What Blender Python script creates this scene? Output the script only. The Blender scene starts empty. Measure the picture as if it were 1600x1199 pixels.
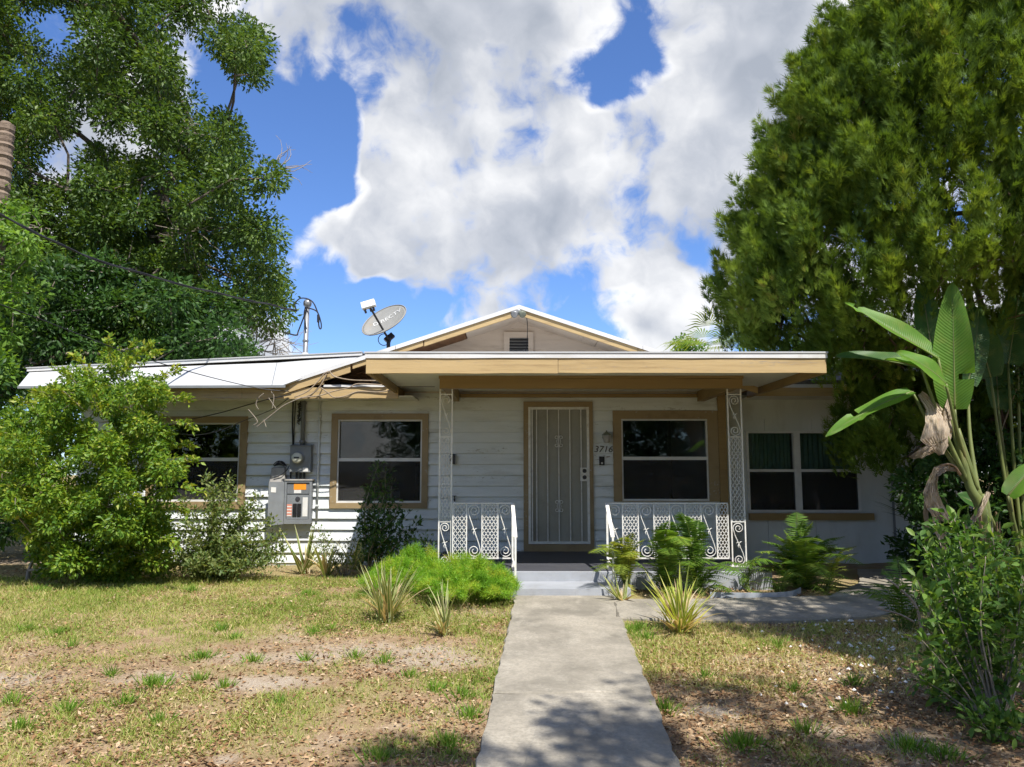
import bpy, math, random
import numpy as np
from mathutils import Vector, Matrix

R = math.radians
scene = bpy.context.scene
COL = scene.collection
rng = np.random.default_rng(11)
random.seed(5)

# ------------------------------------------------------------------ camera
CAMZ, PITCH, FPX = 1.33, R(6.6), 1202.0
cam_data = bpy.data.cameras.new('camera')
cam_data.sensor_width = 36.0
cam_data.lens = FPX / 1600 * 36.0
cam_data.clip_start, cam_data.clip_end = 0.05, 2000
cam = bpy.data.objects.new('camera', cam_data)
cam.location = (0, 0, CAMZ)
cam.rotation_euler = (R(90) + PITCH, 0, 0)
COL.objects.link(cam)
scene.camera = cam

# ------------------------------------------------------------------ light
LIGHT_DIR = Vector((-0.50, 1.0, -1.70)).normalized()      # the way the sunlight travels
TO_SUN = -LIGHT_DIR
SUN_EL = math.asin(TO_SUN.z)
SUN_AZ = math.atan2(TO_SUN.x, TO_SUN.y)                   # clockwise from +Y
sd = bpy.data.lights.new('sun', 'SUN')
sd.energy, sd.angle, sd.color = 5.0, R(0.55), (1.0, 0.955, 0.88)
sun = bpy.data.objects.new('sun', sd)
sun.rotation_euler = LIGHT_DIR.to_track_quat('-Z', 'Y').to_euler()
sun.location = (4, -8, 14)
COL.objects.link(sun)

scene.view_settings.view_transform = 'Standard'
scene.view_settings.look = 'None'
scene.view_settings.gamma = 1.0
scene.view_settings.use_curve_mapping = False
scene.view_settings.exposure = 0.66
scene.cycles.max_bounces = 8
scene.cycles.adaptive_threshold = 0.015
scene.cycles.transparent_max_bounces = 12
scene.cycles.caustics_reflective = False
scene.cycles.caustics_refractive = False


def P(px, py, Y):
    """the point at depth Y that shows at a place in the 1600 x 1199 photograph"""
    u, v = (px - 800) / FPX, (599.5 - py) / FPX
    dy = math.cos(PITCH) - v * math.sin(PITCH)
    dz = math.sin(PITCH) + v * math.cos(PITCH)
    t = Y / dy
    return Vector((u * t, Y, CAMZ + dz * t))


def direction(px, py):
    return (P(px, py, 10.0) - Vector((0, 0, CAMZ))).normalized()


# ------------------------------------------------------------------ world: sky and clouds
world = bpy.data.worlds.new('World')
scene.world = world
world.use_nodes = True
world.cycles.sampling_method = 'MANUAL'
world.cycles.sample_map_resolution = 512


class NT:
    """small helper to write node trees"""
    def __init__(self, tree):
        self.t, self.n, self.l = tree, tree.nodes, tree.links
        self.n.clear()

    def new(self, typ, **kw):
        nd = self.n.new(typ)
        for k, v in kw.items():
            setattr(nd, k, v)
        return nd

    def put(self, sock, v):
        if isinstance(v, bpy.types.NodeSocket):
            self.l.new(v, sock)
        elif v is not None:
            if isinstance(v, (tuple, list)) and len(v) == 3 and sock.type == 'RGBA':
                v = (*v, 1.0)
            sock.default_value = v

    def math(self, op, a, b=None, c=None, clamp=False):
        nd = self.new('ShaderNodeMath', operation=op, use_clamp=clamp)
        for i, v in enumerate((a, b, c)):
            if v is not None:
                self.put(nd.inputs[i], v)
        return nd.outputs[0]

    def vmath(self, op, a, b=None, out=0):
        nd = self.new('ShaderNodeVectorMath', operation=op)
        self.put(nd.inputs[0], a)
        if b is not None:
            self.put(nd.inputs[3 if op == 'SCALE' else 1], b)
        return nd.outputs[out]

    def noise(self, vec, scale, detail=5.0, rough=0.55, dist=0.0, lac=2.0):
        nd = self.new('ShaderNodeTexNoise')
        if vec is not None:
            self.put(nd.inputs['Vector'], vec)
        nd.inputs['Scale'].default_value = scale
        nd.inputs['Detail'].default_value = detail
        nd.inputs['Roughness'].default_value = rough
        nd.inputs['Lacunarity'].default_value = lac
        nd.inputs['Distortion'].default_value = dist
        return nd.outputs['Fac']

    def maprange(self, v, a, b, c=0.0, d=1.0, smooth=False):
        nd = self.new('ShaderNodeMapRange')
        nd.clamp = True
        if smooth:
            nd.interpolation_type = 'SMOOTHSTEP'
        self.put(nd.inputs['Value'], v)
        for k, x in (('From Min', a), ('From Max', b), ('To Min', c), ('To Max', d)):
            self.put(nd.inputs[k], x)
        return nd.outputs['Result']

    def ramp(self, v, stops, interp='LINEAR'):
        nd = self.new('ShaderNodeValToRGB')
        cr = nd.color_ramp
        cr.interpolation = interp
        while len(cr.elements) < len(stops):
            cr.elements.new(0.5)
        for e, (p, c) in zip(cr.elements, stops):
            e.position = p
            e.color = (*c, 1.0) if len(c) == 3 else c
        self.put(nd.inputs['Fac'], v)
        return nd.outputs['Color']

    def mix(self, f, a, b, blend='MIX'):
        nd = self.new('ShaderNodeMix', data_type='RGBA', blend_type=blend)
        self.put(nd.inputs[0], f)
        self.put(nd.inputs[6], a)
        self.put(nd.inputs[7], b)
        return nd.outputs[2]


def build_world():
    g = NT(world.node_tree)
    out = g.new('ShaderNodeOutputWorld')
    bg = g.new('ShaderNodeBackground')
    bg.inputs['Strength'].default_value = 0.105
    sky = g.new('ShaderNodeTexSky', sky_type='NISHITA')
    sky.sun_disc = False
    sky.sun_elevation = SUN_EL
    sky.sun_rotation = SUN_AZ
    sky.air_density, sky.dust_density, sky.ozone_density = 1.0, 0.25, 3.0
    tc = g.new('ShaderNodeTexCoord')
    D = tc.outputs['Generated']
    # where the clouds of the day stand: (photo x, photo y, width in degrees, weight)
    blobs = [(640, 30, 11, .55), (520, -20, 9, .42), (760, 60, 8, .40), (650, 100, 7, .34), (450, 110, 2.5, .30), (1100, 0, 7, .26),
             (830, 250, 9, .42), (650, 350, 8, .46), (980, 330, 10, .50), (800, 360, 9, .55), (520, 370, 4, .34), (900, 420, 7, .34), (700, 420, 6, .3), (600, 430, 3, .20), (1130, 210, 8, .46), (1080, 330, 7, .40), (1230, 110, 8, .40), (1350, 50, 8, .30), (860, 150, 3.5, .24), (960, 175, 3, .22),
             (520, 552, 5, .50), (640, 545, 5, .36), (480, 400, 3.5, .3), (560, 330, 3, .3), (420, 20, 5, .3), (1000, 440, 6, .4), (1070, 535, 4.5, .46), (100, 30, 9, .26), (90, 250, 5, .5), (390, 555, 6, .40), (1500, 450, 14, .3),
             (860, 120, 3.0, -.30), (915, 150, 3.4, -.42), (970, 150, 3.2, -.42), (960, 205, 2.6, -.36), (840, 95, 2.4, -.2), (1000, 120, 2.6, -.3), (450, 140, 3.0, -.3), (1060, 90, 2.6, -.28), (1130, 50, 2.6, -.28), (1200, 40, 2.4, -.26), (1320, 60, 2.4, -.3), (500, 185, 4.0, -.45), (545, 225, 3.4, -.40), (505, 290, 3.4, -.40), (520, 250, 3, -.3), (590, 490, 3.0, -.4), (660, 490, 2.5, -.3), (460, 220, 7, -.60), (430, 320, 6, -.60), (400, 180, 6, -.45), (470, 450, 5, -.60), (540, 490, 4.5, -.50), (635, 450, 2.6, -.45),
             (620, 500, 4, -.45), (940, 498, 4.5, -.70), (1050, 480, 3.2, -.5), (880, 490, 3.5, -.4), (1395, 10, 3.5, -.3), (1110, 268, 2.6, -.35), (560, 245, 3.5, -.35), (840, 520, 4, -.25), (720, 500, 3, -.3)]
    bend = g.new('ShaderNodeTexNoise')
    g.put(bend.inputs['Vector'], D)
    bend.inputs['Scale'].default_value = 6.0
    bend.inputs['Detail'].default_value = 3.0
    DB = g.vmath('NORMALIZE', g.vmath('ADD', D, g.vmath('SCALE', g.vmath('SUBTRACT', bend.outputs['Color'], (0.5, 0.5, 0.5)), 0.24)))
    total = None
    for px, py, wdeg, w in blobs:
        c = direction(px, py)
        d = g.vmath('DOT_PRODUCT', DB, tuple(c), out=1)
        m = g.maprange(d, math.cos(R(wdeg * 1.25)), 1.0, 0.0, w, smooth=True)
        total = m if total is None else g.math('ADD', total, m)
    # the rest of the sky carries the same broken cumulus
    warp = g.new('ShaderNodeTexNoise')
    g.put(warp.inputs['Vector'], D)
    warp.inputs['Scale'].default_value = 14.0
    warp.inputs['Detail'].default_value = 3.0
    wv = g.vmath('SCALE', g.vmath('SUBTRACT', warp.outputs['Color'], (0.5, 0.5, 0.5)), 0.05)
    Dw = g.vmath('ADD', D, wv)
    def billow(vec, det):
        vo = g.new('ShaderNodeTexVoronoi', feature='F1', normalize=True)
        g.put(vo.inputs['Vector'], vec)
        vo.inputs['Scale'].default_value = 7.0
        vo.inputs['Detail'].default_value = det
        vo.inputs['Roughness'].default_value = 0.50
        vo.inputs['Lacunarity'].default_value = 2.3
        return g.math('SUBTRACT', 1.0, vo.outputs['Distance'])
    b1 = billow(Dw, 2.6)
    sunward = tuple(Vector((0.45, -0.1, 0.9)).normalized() * 0.022)
    b2 = billow(g.vmath('ADD', Dw, sunward), 1.6)
    lo = g.noise(Dw, 5.5, 8.0, 0.60)
    los = g.noise(Dw, 5.5, 3.0, 0.55)
    lo2 = g.noise(g.vmath('ADD', Dw, tuple(Vector((0.45, -0.1, 0.9)).normalized() * 0.06)), 5.5, 3.0, 0.55)
    total = g.maprange(total, -0.6, 0.6, -0.42, 0.45)
    dens = g.math('ADD', total, g.math('MULTIPLY', g.math('SUBTRACT', lo, 0.5), 2.9))
    dens = g.math('ADD', dens, g.math('MULTIPLY', g.math('SUBTRACT', b1, 0.72), 1.3))
    a = g.maprange(dens, -0.05, 0.34, 0, 1, smooth=True)
    lit = g.maprange(g.math('ADD', g.math('MULTIPLY', g.math('SUBTRACT', b1, b2), 0.38), g.math('SUBTRACT', los, lo2)), -0.16, 0.12)
    thick = g.maprange(g.math('ADD', dens, total), 0.25, 1.15)
    b = g.math('ADD', g.math('MULTIPLY', lit, 0.66), g.math('MULTIPLY', thick, -0.52))
    b = g.math('ADD', b, 0.37)
    cc = g.ramp(b, [(0.0, (2.7, 2.95, 3.4)), (0.28, (3.7, 3.9, 4.3)), (0.5, (5.0, 5.1, 5.3)), (0.78, (6.6, 6.6, 6.6))])
    skyc = g.mix(1.0, sky.outputs['Color'], (0.66, 0.84, 1.16), 'MULTIPLY')
    col = g.mix(g.math('MULTIPLY', a, 0.97), skyc, cc)
    g.put(bg.inputs['Color'], col)
    g.l.new(bg.outputs[0], out.inputs['Surface'])


build_world()

# ------------------------------------------------------------------ materials
MATS = {}


def mat(name, c1, c2=None, rough=0.6, scale=6.0, detail=6.0, bump=0.0, bscale=60.0, spec=0.4, metal=0.0, stretch=(1, 1, 1), lo=0.35, hi=0.7, dirt=None, dirt_amt=0.5, dirt_scale=2.0, chips=None, chip_at=0.66):
    m = bpy.data.materials.new(name)
    m.use_nodes = True
    g = NT(m.node_tree)
    out = g.new('ShaderNodeOutputMaterial')
    b = g.new('ShaderNodeBsdfPrincipled')
    tc = g.new('ShaderNodeTexCoord')
    v = g.vmath('MULTIPLY', tc.outputs['Object'], stretch)
    c2 = c2 or tuple(x * 0.85 for x in c1)
    f = g.maprange(g.noise(v, scale, detail, 0.6), lo, hi)
    col = g.mix(f, c1, c2)
    if dirt:
        d = g.maprange(g.noise(v, dirt_scale, 9, 0.68), 0.5, 0.75, 0, dirt_amt, smooth=True)
        col = g.mix(d, col, dirt)
    if chips:
        cn = g.math('ADD', g.math('MULTIPLY', g.noise(v, 26, 5, 0.65), 0.6), g.math('MULTIPLY', g.noise(v, 2.3, 3, 0.5), 0.4))
        col = g.mix(g.maprange(cn, chip_at - 0.06, chip_at - 0.045), col, chips)
    g.put(b.inputs['Base Color'], col)
    b.inputs['Roughness'].default_value = rough
    b.inputs['Specular IOR Level'].default_value = spec
    b.inputs['Metallic'].default_value = metal
    if bump:
        bp = g.new('ShaderNodeBump')
        bp.inputs['Strength'].default_value = 1.0
        bp.inputs['Distance'].default_value = bump
        g.put(bp.inputs['Height'], g.noise(v, bscale, 5, 0.6))
        g.l.new(bp.outputs[0], b.inputs['Normal'])
    g.l.new(b.outputs[0], out.inputs['Surface'])
    MATS[name] = m
    return m


def leafmat(name, stops, trans=0.35, rough=0.5, spec=0.35, edge=None, tcol=1.5, ribs=0.0):
    m = bpy.data.materials.new(name)
    m.use_nodes = True
    g = NT(m.node_tree)
    out = g.new('ShaderNodeOutputMaterial')
    at = g.new('ShaderNodeAttribute', attribute_name='rnd')
    col = g.ramp(at.outputs['Fac'], stops)
    if edge:
        ea = g.new('ShaderNodeAttribute', attribute_name='edge')
        col = g.mix(g.maprange(ea.outputs['Fac'], 0.45, 0.75), col, edge)
    b = g.new('ShaderNodeBsdfPrincipled')
    g.put(b.inputs['Base Color'], col)
    b.inputs['Roughness'].default_value = rough
    b.inputs['Specular IOR Level'].default_value = spec
    tr = g.new('ShaderNodeBsdfTranslucent')
    if ribs:
        ea = g.new('ShaderNodeAttribute', attribute_name='edge')
        wv = g.math('SINE', g.math('MULTIPLY', ea.outputs['Fac'], 260.0))
        tc = g.new('ShaderNodeTexCoord')
        bl = g.noise(tc.outputs['Object'], 9, 4, 0.6)
        col2 = g.mix(g.maprange(bl, 0.5, 0.75, 0, 0.35), g.mix(g.maprange(wv, -1, 1, 0, 0.09), col, (0.05, 0.08, 0.01)), (0.30, 0.30, 0.07))
        g.put(b.inputs['Base Color'], col2)
        bp = g.new('ShaderNodeBump')
        bp.inputs['Distance'].default_value = ribs
        g.put(bp.inputs['Height'], wv)
        g.l.new(bp.outputs[0], b.inputs['Normal'])
        g.l.new(bp.outputs[0], tr.inputs['Normal'])
    g.put(tr.inputs['Color'], g.mix(1.0, col, (1.25 * tcol, 1.15 * tcol, 0.55 * tcol), 'MULTIPLY'))
    mx = g.new('ShaderNodeMixShader')
    mx.inputs[0].default_value = trans
    g.l.new(b.outputs[0], mx.inputs[1])
    g.l.new(tr.outputs[0], mx.inputs[2])
    g.l.new(mx.outputs[0], out.inputs['Surface'])
    MATS[name] = m
    return m


def glassmat(name, tint=(0.9, 0.93, 0.92), ior=1.5):
    m = bpy.data.materials.new(name)
    m.use_nodes = True
    g = NT(m.node_tree)
    out = g.new('ShaderNodeOutputMaterial')
    fr = g.new('ShaderNodeFresnel')
    fr.inputs['IOR'].default_value = ior
    t = g.new('ShaderNodeBsdfTransparent')
    g.put(t.inputs['Color'], tint)
    gl = g.new('ShaderNodeBsdfGlossy')
    gl.inputs['Roughness'].default_value = 0.015
    bp = g.new('ShaderNodeBump')
    bp.inputs['Distance'].default_value = 0.002
    tc = g.new('ShaderNodeTexCoord')
    g.put(bp.inputs['Height'], g.noise(tc.outputs['Object'], 2.5, 2))
    g.l.new(bp.outputs[0], gl.inputs['Normal'])
    mx = g.new('ShaderNodeMixShader')
    g.put(mx.inputs[0], g.math('MULTIPLY', fr.outputs[0], 1.1, clamp=True))
    g.l.new(t.outputs[0], mx.inputs[1])
    g.l.new(gl.outputs[0], mx.inputs[2])
    g.l.new(mx.outputs[0], out.inputs['Surface'])
    MATS[name] = m
    return m


def screenmat(name, col=(0.05, 0.05, 0.05), cover=0.42):
    m = bpy.data.materials.new(name)
    m.use_nodes = True
    g = NT(m.node_tree)
    out = g.new('ShaderNodeOutputMaterial')
    t = g.new('ShaderNodeBsdfTransparent')
    d = g.new('ShaderNodeBsdfDiffuse')
    g.put(d.inputs['Color'], col)
    mx = g.new('ShaderNodeMixShader')
    mx.inputs[0].default_value = cover
    g.l.new(t.outputs[0], mx.inputs[1])
    g.l.new(d.outputs[0], mx.inputs[2])
    g.l.new(mx.outputs[0], out.inputs['Surface'])
    MATS[name] = m
    return m


mat('siding_white', (0.70, 0.73, 0.73), (0.62, 0.65, 0.64), 0.55, 3.0, bump=0.0015, bscale=45, stretch=(0.5, 1, 3), dirt=(0.33, 0.33, 0.28), dirt_amt=0.6, dirt_scale=2.4, chips=(0.30, 0.27, 0.22), chip_at=0.68)
mat('panel_white', (0.60, 0.62, 0.61), (0.52, 0.54, 0.52), 0.6, 2.0, bump=0.002, bscale=30, dirt=(0.34, 0.33, 0.28), dirt_amt=0.5, dirt_scale=1.3, stretch=(1.5, 1, 0.6))
mat('gable_cream', (0.66, 0.57, 0.48), (0.58, 0.50, 0.42), 0.6, 3.0, bump=0.0015, bscale=40, stretch=(0.5, 1, 3), dirt=(0.36, 0.28, 0.21), dirt_amt=0.6, dirt_scale=2.4, chips=(0.34, 0.27, 0.2), chip_at=0.67)
mat('soffit_white', (0.66, 0.65, 0.60), (0.57, 0.56, 0.51), 0.7, 1.4, dirt=(0.33, 0.27, 0.2), dirt_amt=0.45, dirt_scale=1.2)
mat('tan_paint', (0.46, 0.335, 0.165), (0.40, 0.285, 0.135), 0.55, 3.0, bump=0.0015, bscale=25, stretch=(0.35, 1, 6), dirt=(0.26, 0.17, 0.08), dirt_amt=0.7, dirt_scale=3.0, chips=(0.30, 0.24, 0.17), chip_at=0.66)
mat('tan_trim', (0.30, 0.22, 0.115), (0.265, 0.19, 0.095), 0.5, 4.0, bump=0.001, bscale=40, dirt=(0.18, 0.12, 0.06), dirt_amt=0.6, dirt_scale=4.0, chips=(0.34, 0.30, 0.24), chip_at=0.67)
mat('brown_beam', (0.29, 0.195, 0.080), (0.25, 0.165, 0.065), 0.5, 3.0, bump=0.001, bscale=30, stretch=(0.4, 1, 4), dirt=(0.15, 0.09, 0.045), dirt_amt=0.5)
mat('raw_wood', (0.22, 0.11, 0.05), (0.13, 0.065, 0.03), 0.8, 8.0, bump=0.003, bscale=30, stretch=(0.4, 0.4, 5))
mat('drip_metal', (0.66, 0.66, 0.66), (0.56, 0.56, 0.56), 0.4, 2.0, dirt=(0.42, 0.38, 0.32), dirt_amt=0.5, dirt_scale=3.0)
mat('roof_membrane', (0.46, 0.47, 0.48), (0.40, 0.41, 0.42), 0.55, 1.2, bump=0.004, bscale=4, dirt=(0.5, 0.48, 0.44), dirt_amt=0.4, dirt_scale=1.5)
mat('shingle', (0.15, 0.145, 0.14), (0.085, 0.082, 0.08), 0.9, 30.0, bump=0.004, bscale=60)
mat('white_iron', (0.74, 0.73, 0.69), (0.62, 0.60, 0.55), 0.45, 20.0, dirt=(0.30, 0.20, 0.13), dirt_amt=0.5, dirt_scale=9.0)
mat('aluminium_white', (0.66, 0.66, 0.64), (0.56, 0.56, 0.54), 0.4, 6.0, dirt=(0.35, 0.33, 0.3), dirt_amt=0.4, dirt_scale=4.0)
mat('door_sheet', (0.31, 0.30, 0.25), (0.27, 0.26, 0.215), 0.5, 2.0, dirt=(0.17, 0.15, 0.12), dirt_amt=0.5, dirt_scale=2.5)
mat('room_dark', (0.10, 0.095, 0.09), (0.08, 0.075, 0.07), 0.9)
mat('curtain_green', (0.16, 0.25, 0.205), (0.13, 0.21, 0.17), 0.9, 8.0)
mat('porch_floor', (0.062, 0.064, 0.075), (0.045, 0.046, 0.055), 0.55, 3.0, dirt=(0.11, 0.10, 0.09), dirt_amt=0.4)
mat('step_paint', (0.34, 0.355, 0.385), (0.28, 0.295, 0.32), 0.6, 4.0, bump=0.002, bscale=60, dirt=(0.22, 0.21, 0.20), dirt_amt=0.6, dirt_scale=3.0)
mat('box_grey', (0.21, 0.225, 0.235), (0.17, 0.18, 0.19), 0.45, 8.0, dirt=(0.32, 0.31, 0.29), dirt_amt=0.35, dirt_scale=4.0)
mat('box_pale', (0.42, 0.40, 0.37), (0.33, 0.31, 0.28), 0.7, 9.0, dirt=(0.18, 0.16, 0.14), dirt_amt=0.6, dirt_scale=6.0)
mat('galvanised', (0.30, 0.31, 0.32), (0.22, 0.23, 0.24), 0.4, 10.0, metal=0.4)
mat('pipe_grey', (0.17, 0.18, 0.19), (0.13, 0.14, 0.15), 0.45, 10.0)
mat('black_plastic', (0.014, 0.014, 0.016), (0.022, 0.022, 0.024), 0.45, 10.0)
mat('wire_tan', (0.32, 0.25, 0.18), (0.22, 0.17, 0.12), 0.7, 20.0)
mat('label_orange', (0.80, 0.29, 0.02), (0.74, 0.26, 0.02), 0.5)
mat('label_white', (0.70, 0.69, 0.66), (0.60, 0.59, 0.56), 0.6)
mat('label_red', (0.62, 0.26, 0.18), (0.55, 0.22, 0.16), 0.6)
mat('meter_face', (0.62, 0.62, 0.52), (0.5, 0.5, 0.42), 0.25)
mat('dish_grey', (0.27, 0.27, 0.255), (0.23, 0.23, 0.215), 0.5, 5.0, dirt=(0.34, 0.25, 0.13), dirt_amt=0.5, dirt_scale=3.0)
mat('dish_letter', (0.62, 0.62, 0.60), (0.58, 0.58, 0.56), 0.5)
mat('dark_metal', (0.045, 0.045, 0.05), (0.03, 0.03, 0.034), 0.4, 10.0)
mat('number_dark', (0.08, 0.07, 0.06), (0.05, 0.045, 0.04), 0.5)
mat('lamp_bronze', (0.20, 0.22, 0.17), (0.13, 0.145, 0.11), 0.5)
mat('rust', (0.22, 0.09, 0.05), (0.14, 0.055, 0.03), 0.9, 12.0)
mat('oak_bark', (0.15, 0.125, 0.10), (0.08, 0.065, 0.05), 0.95, 6.0, bump=0.02, bscale=14, stretch=(2, 2, 0.5))
mat('twig_grey', (0.30, 0.26, 0.21), (0.20, 0.17, 0.135), 0.9, 10.0)
mat('cypress_bark', (0.15, 0.10, 0.07), (0.08, 0.05, 0.035), 0.95, 6.0, bump=0.015, bscale=16, stretch=(3, 3, 0.3))
mat('palm_bark', (0.25, 0.19, 0.14), (0.13, 0.095, 0.07), 0.95, 8.0, bump=0.01, bscale=20, stretch=(1, 1, 4))
mat('shell_white', (0.72, 0.70, 0.66), (0.58, 0.56, 0.52), 0.7, 20.0)
mat('edging_grey', (0.34, 0.37, 0.40), (0.25, 0.27, 0.29), 0.5, 5.0)
mat('dry_leaf', (0.46, 0.33, 0.21), (0.32, 0.21, 0.12), 0.85, 9.0, bump=0.004, bscale=30)
glassmat('glass')
screenmat('insect_screen')

leafmat('oak_leaf', [(0, (0.028, 0.060, 0.011)), (0.55, (0.060, 0.118, 0.017)), (0.9, (0.12, 0.185, 0.028)), (1, (0.19, 0.25, 0.05))], 0.32)
leafmat('vine_leaf', [(0, (0.07, 0.15, 0.02)), (0.6, (0.12, 0.23, 0.03)), (1, (0.2, 0.31, 0.05))], 0.4)
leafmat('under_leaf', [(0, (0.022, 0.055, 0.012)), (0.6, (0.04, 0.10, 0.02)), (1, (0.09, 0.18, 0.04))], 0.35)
leafmat('cypress_leaf', [(0, (0.047, 0.092, 0.015)), (0.5, (0.105, 0.176, 0.023)), (0.9, (0.19, 0.262, 0.036)), (1, (0.26, 0.21, 0.06))], 0.33, rough=0.65, spec=0.2)
leafmat('bush_leaf', [(0, (0.045, 0.11, 0.014)), (0.4, (0.10, 0.20, 0.02)), (0.8, (0.22, 0.31, 0.03)), (1, (0.36, 0.36, 0.06))], 0.36)
leafmat('sparse_leaf', [(0, (0.07, 0.12, 0.03)), (0.6, (0.14, 0.19, 0.05)), (1, (0.26, 0.28, 0.10))], 0.36)
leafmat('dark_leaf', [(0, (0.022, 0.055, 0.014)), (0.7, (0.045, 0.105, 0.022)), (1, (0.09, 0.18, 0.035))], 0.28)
leafmat('right_leaf', [(0, (0.045, 0.11, 0.018)), (0.6, (0.095, 0.19, 0.03)), (1, (0.20, 0.30, 0.06))], 0.36)
leafmat('asparagus_leaf', [(0, (0.10, 0.24, 0.018)), (0.5, (0.20, 0.39, 0.028)), (0.85, (0.34, 0.44, 0.04)), (1, (0.46, 0.36, 0.07))], 0.4)
leafmat('fern_leaf', [(0, (0.05, 0.12, 0.018)), (0.6, (0.115, 0.215, 0.028)), (1, (0.25, 0.30, 0.05))], 0.35)
leafmat('fern_yellow', [(0, (0.13, 0.20, 0.03)), (0.6, (0.26, 0.31, 0.045)), (1, (0.44, 0.38, 0.10))], 0.38)
leafmat('strap_variegated', [(0, (0.10, 0.17, 0.04)), (0.6, (0.18, 0.26, 0.06)), (1, (0.34, 0.36, 0.14))], 0.3, edge=(0.52, 0.49, 0.28))
leafmat('strap_yellow', [(0, (0.16, 0.27, 0.03)), (0.6, (0.31, 0.39, 0.045)), (1, (0.50, 0.46, 0.12))], 0.35, edge=(0.50, 0.50, 0.16))
leafmat('strap_dark', [(0, (0.025, 0.055, 0.018)), (0.7, (0.05, 0.095, 0.03)), (1, (0.11, 0.15, 0.05))], 0.25)
leafmat('straw', [(0, (0.30, 0.22, 0.12)), (0.6, (0.46, 0.36, 0.22)), (1, (0.58, 0.50, 0.34))], 0.3)
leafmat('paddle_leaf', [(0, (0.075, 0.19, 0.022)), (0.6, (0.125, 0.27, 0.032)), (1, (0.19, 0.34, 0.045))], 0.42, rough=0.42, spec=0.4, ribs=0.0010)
leafmat('paddle_shaded', [(0, (0.03, 0.09, 0.02)), (1, (0.055, 0.14, 0.026))], 0.35, rough=0.4, spec=0.4, ribs=0.0010)  # darker copy of paddle_leaf: shade put into the colour of the shaded leaves
leafmat('paddle_dead', [(0, (0.52, 0.41, 0.30)), (0.6, (0.66, 0.55, 0.43)), (1, (0.38, 0.25, 0.15))], 0.25, rough=0.85, spec=0.1, tcol=0.8, ribs=0.003)
leafmat('stalk', [(0, (0.12, 0.17, 0.035)), (0.6, (0.19, 0.24, 0.05)), (1, (0.24, 0.25, 0.07))], 0.05)
leafmat('grass_blade', [(0, (0.11, 0.19, 0.025)), (0.35, (0.22, 0.30, 0.05)), (0.55, (0.38, 0.38, 0.12)), (0.75, (0.56, 0.47, 0.24)), (1, (0.62, 0.52, 0.33))], 0.3, spec=0.2)
leafmat('tuft_blade', [(0, (0.08, 0.18, 0.02)), (0.6, (0.14, 0.27, 0.03)), (1, (0.28, 0.34, 0.07))], 0.32, spec=0.2)
leafmat('litter_leaf', [(0, (0.11, 0.055, 0.028)), (0.4, (0.24, 0.135, 0.065)), (0.75, (0.37, 0.24, 0.13)), (1, (0.50, 0.38, 0.25))], 0.1, rough=0.8, spec=0.15, tcol=0.8)


# ------------------------------------------------------------------ mesh building
def tag(o, label=None, cat=None, group=None, kind=None):
    for k, v in (('label', label), ('category', cat), ('group', group), ('kind', kind)):
        if v:
            o[k] = v
    return o


WL = {}        # world position of every object built (none is rotated)


def hang(o, parent, at):
    if parent is not None:
        o.parent = parent
        o.matrix_parent_inverse = Matrix.Translation(-WL[parent.name])
    o.location = at
    WL[o.name] = Vector(at)
    return o


def empty(name, loc=(0, 0, 0), parent=None):
    o = bpy.data.objects.new(name, None)
    o.empty_display_size = 0.2
    COL.objects.link(o)
    return hang(o, parent, loc)


def link(name, me, m, parent=None, loc=(0, 0, 0)):
    if m is not None and not me.materials:
        me.materials.append(MATS[m])
    o = bpy.data.objects.new(name, me)
    COL.objects.link(o)
    return hang(o, parent, loc)


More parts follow.
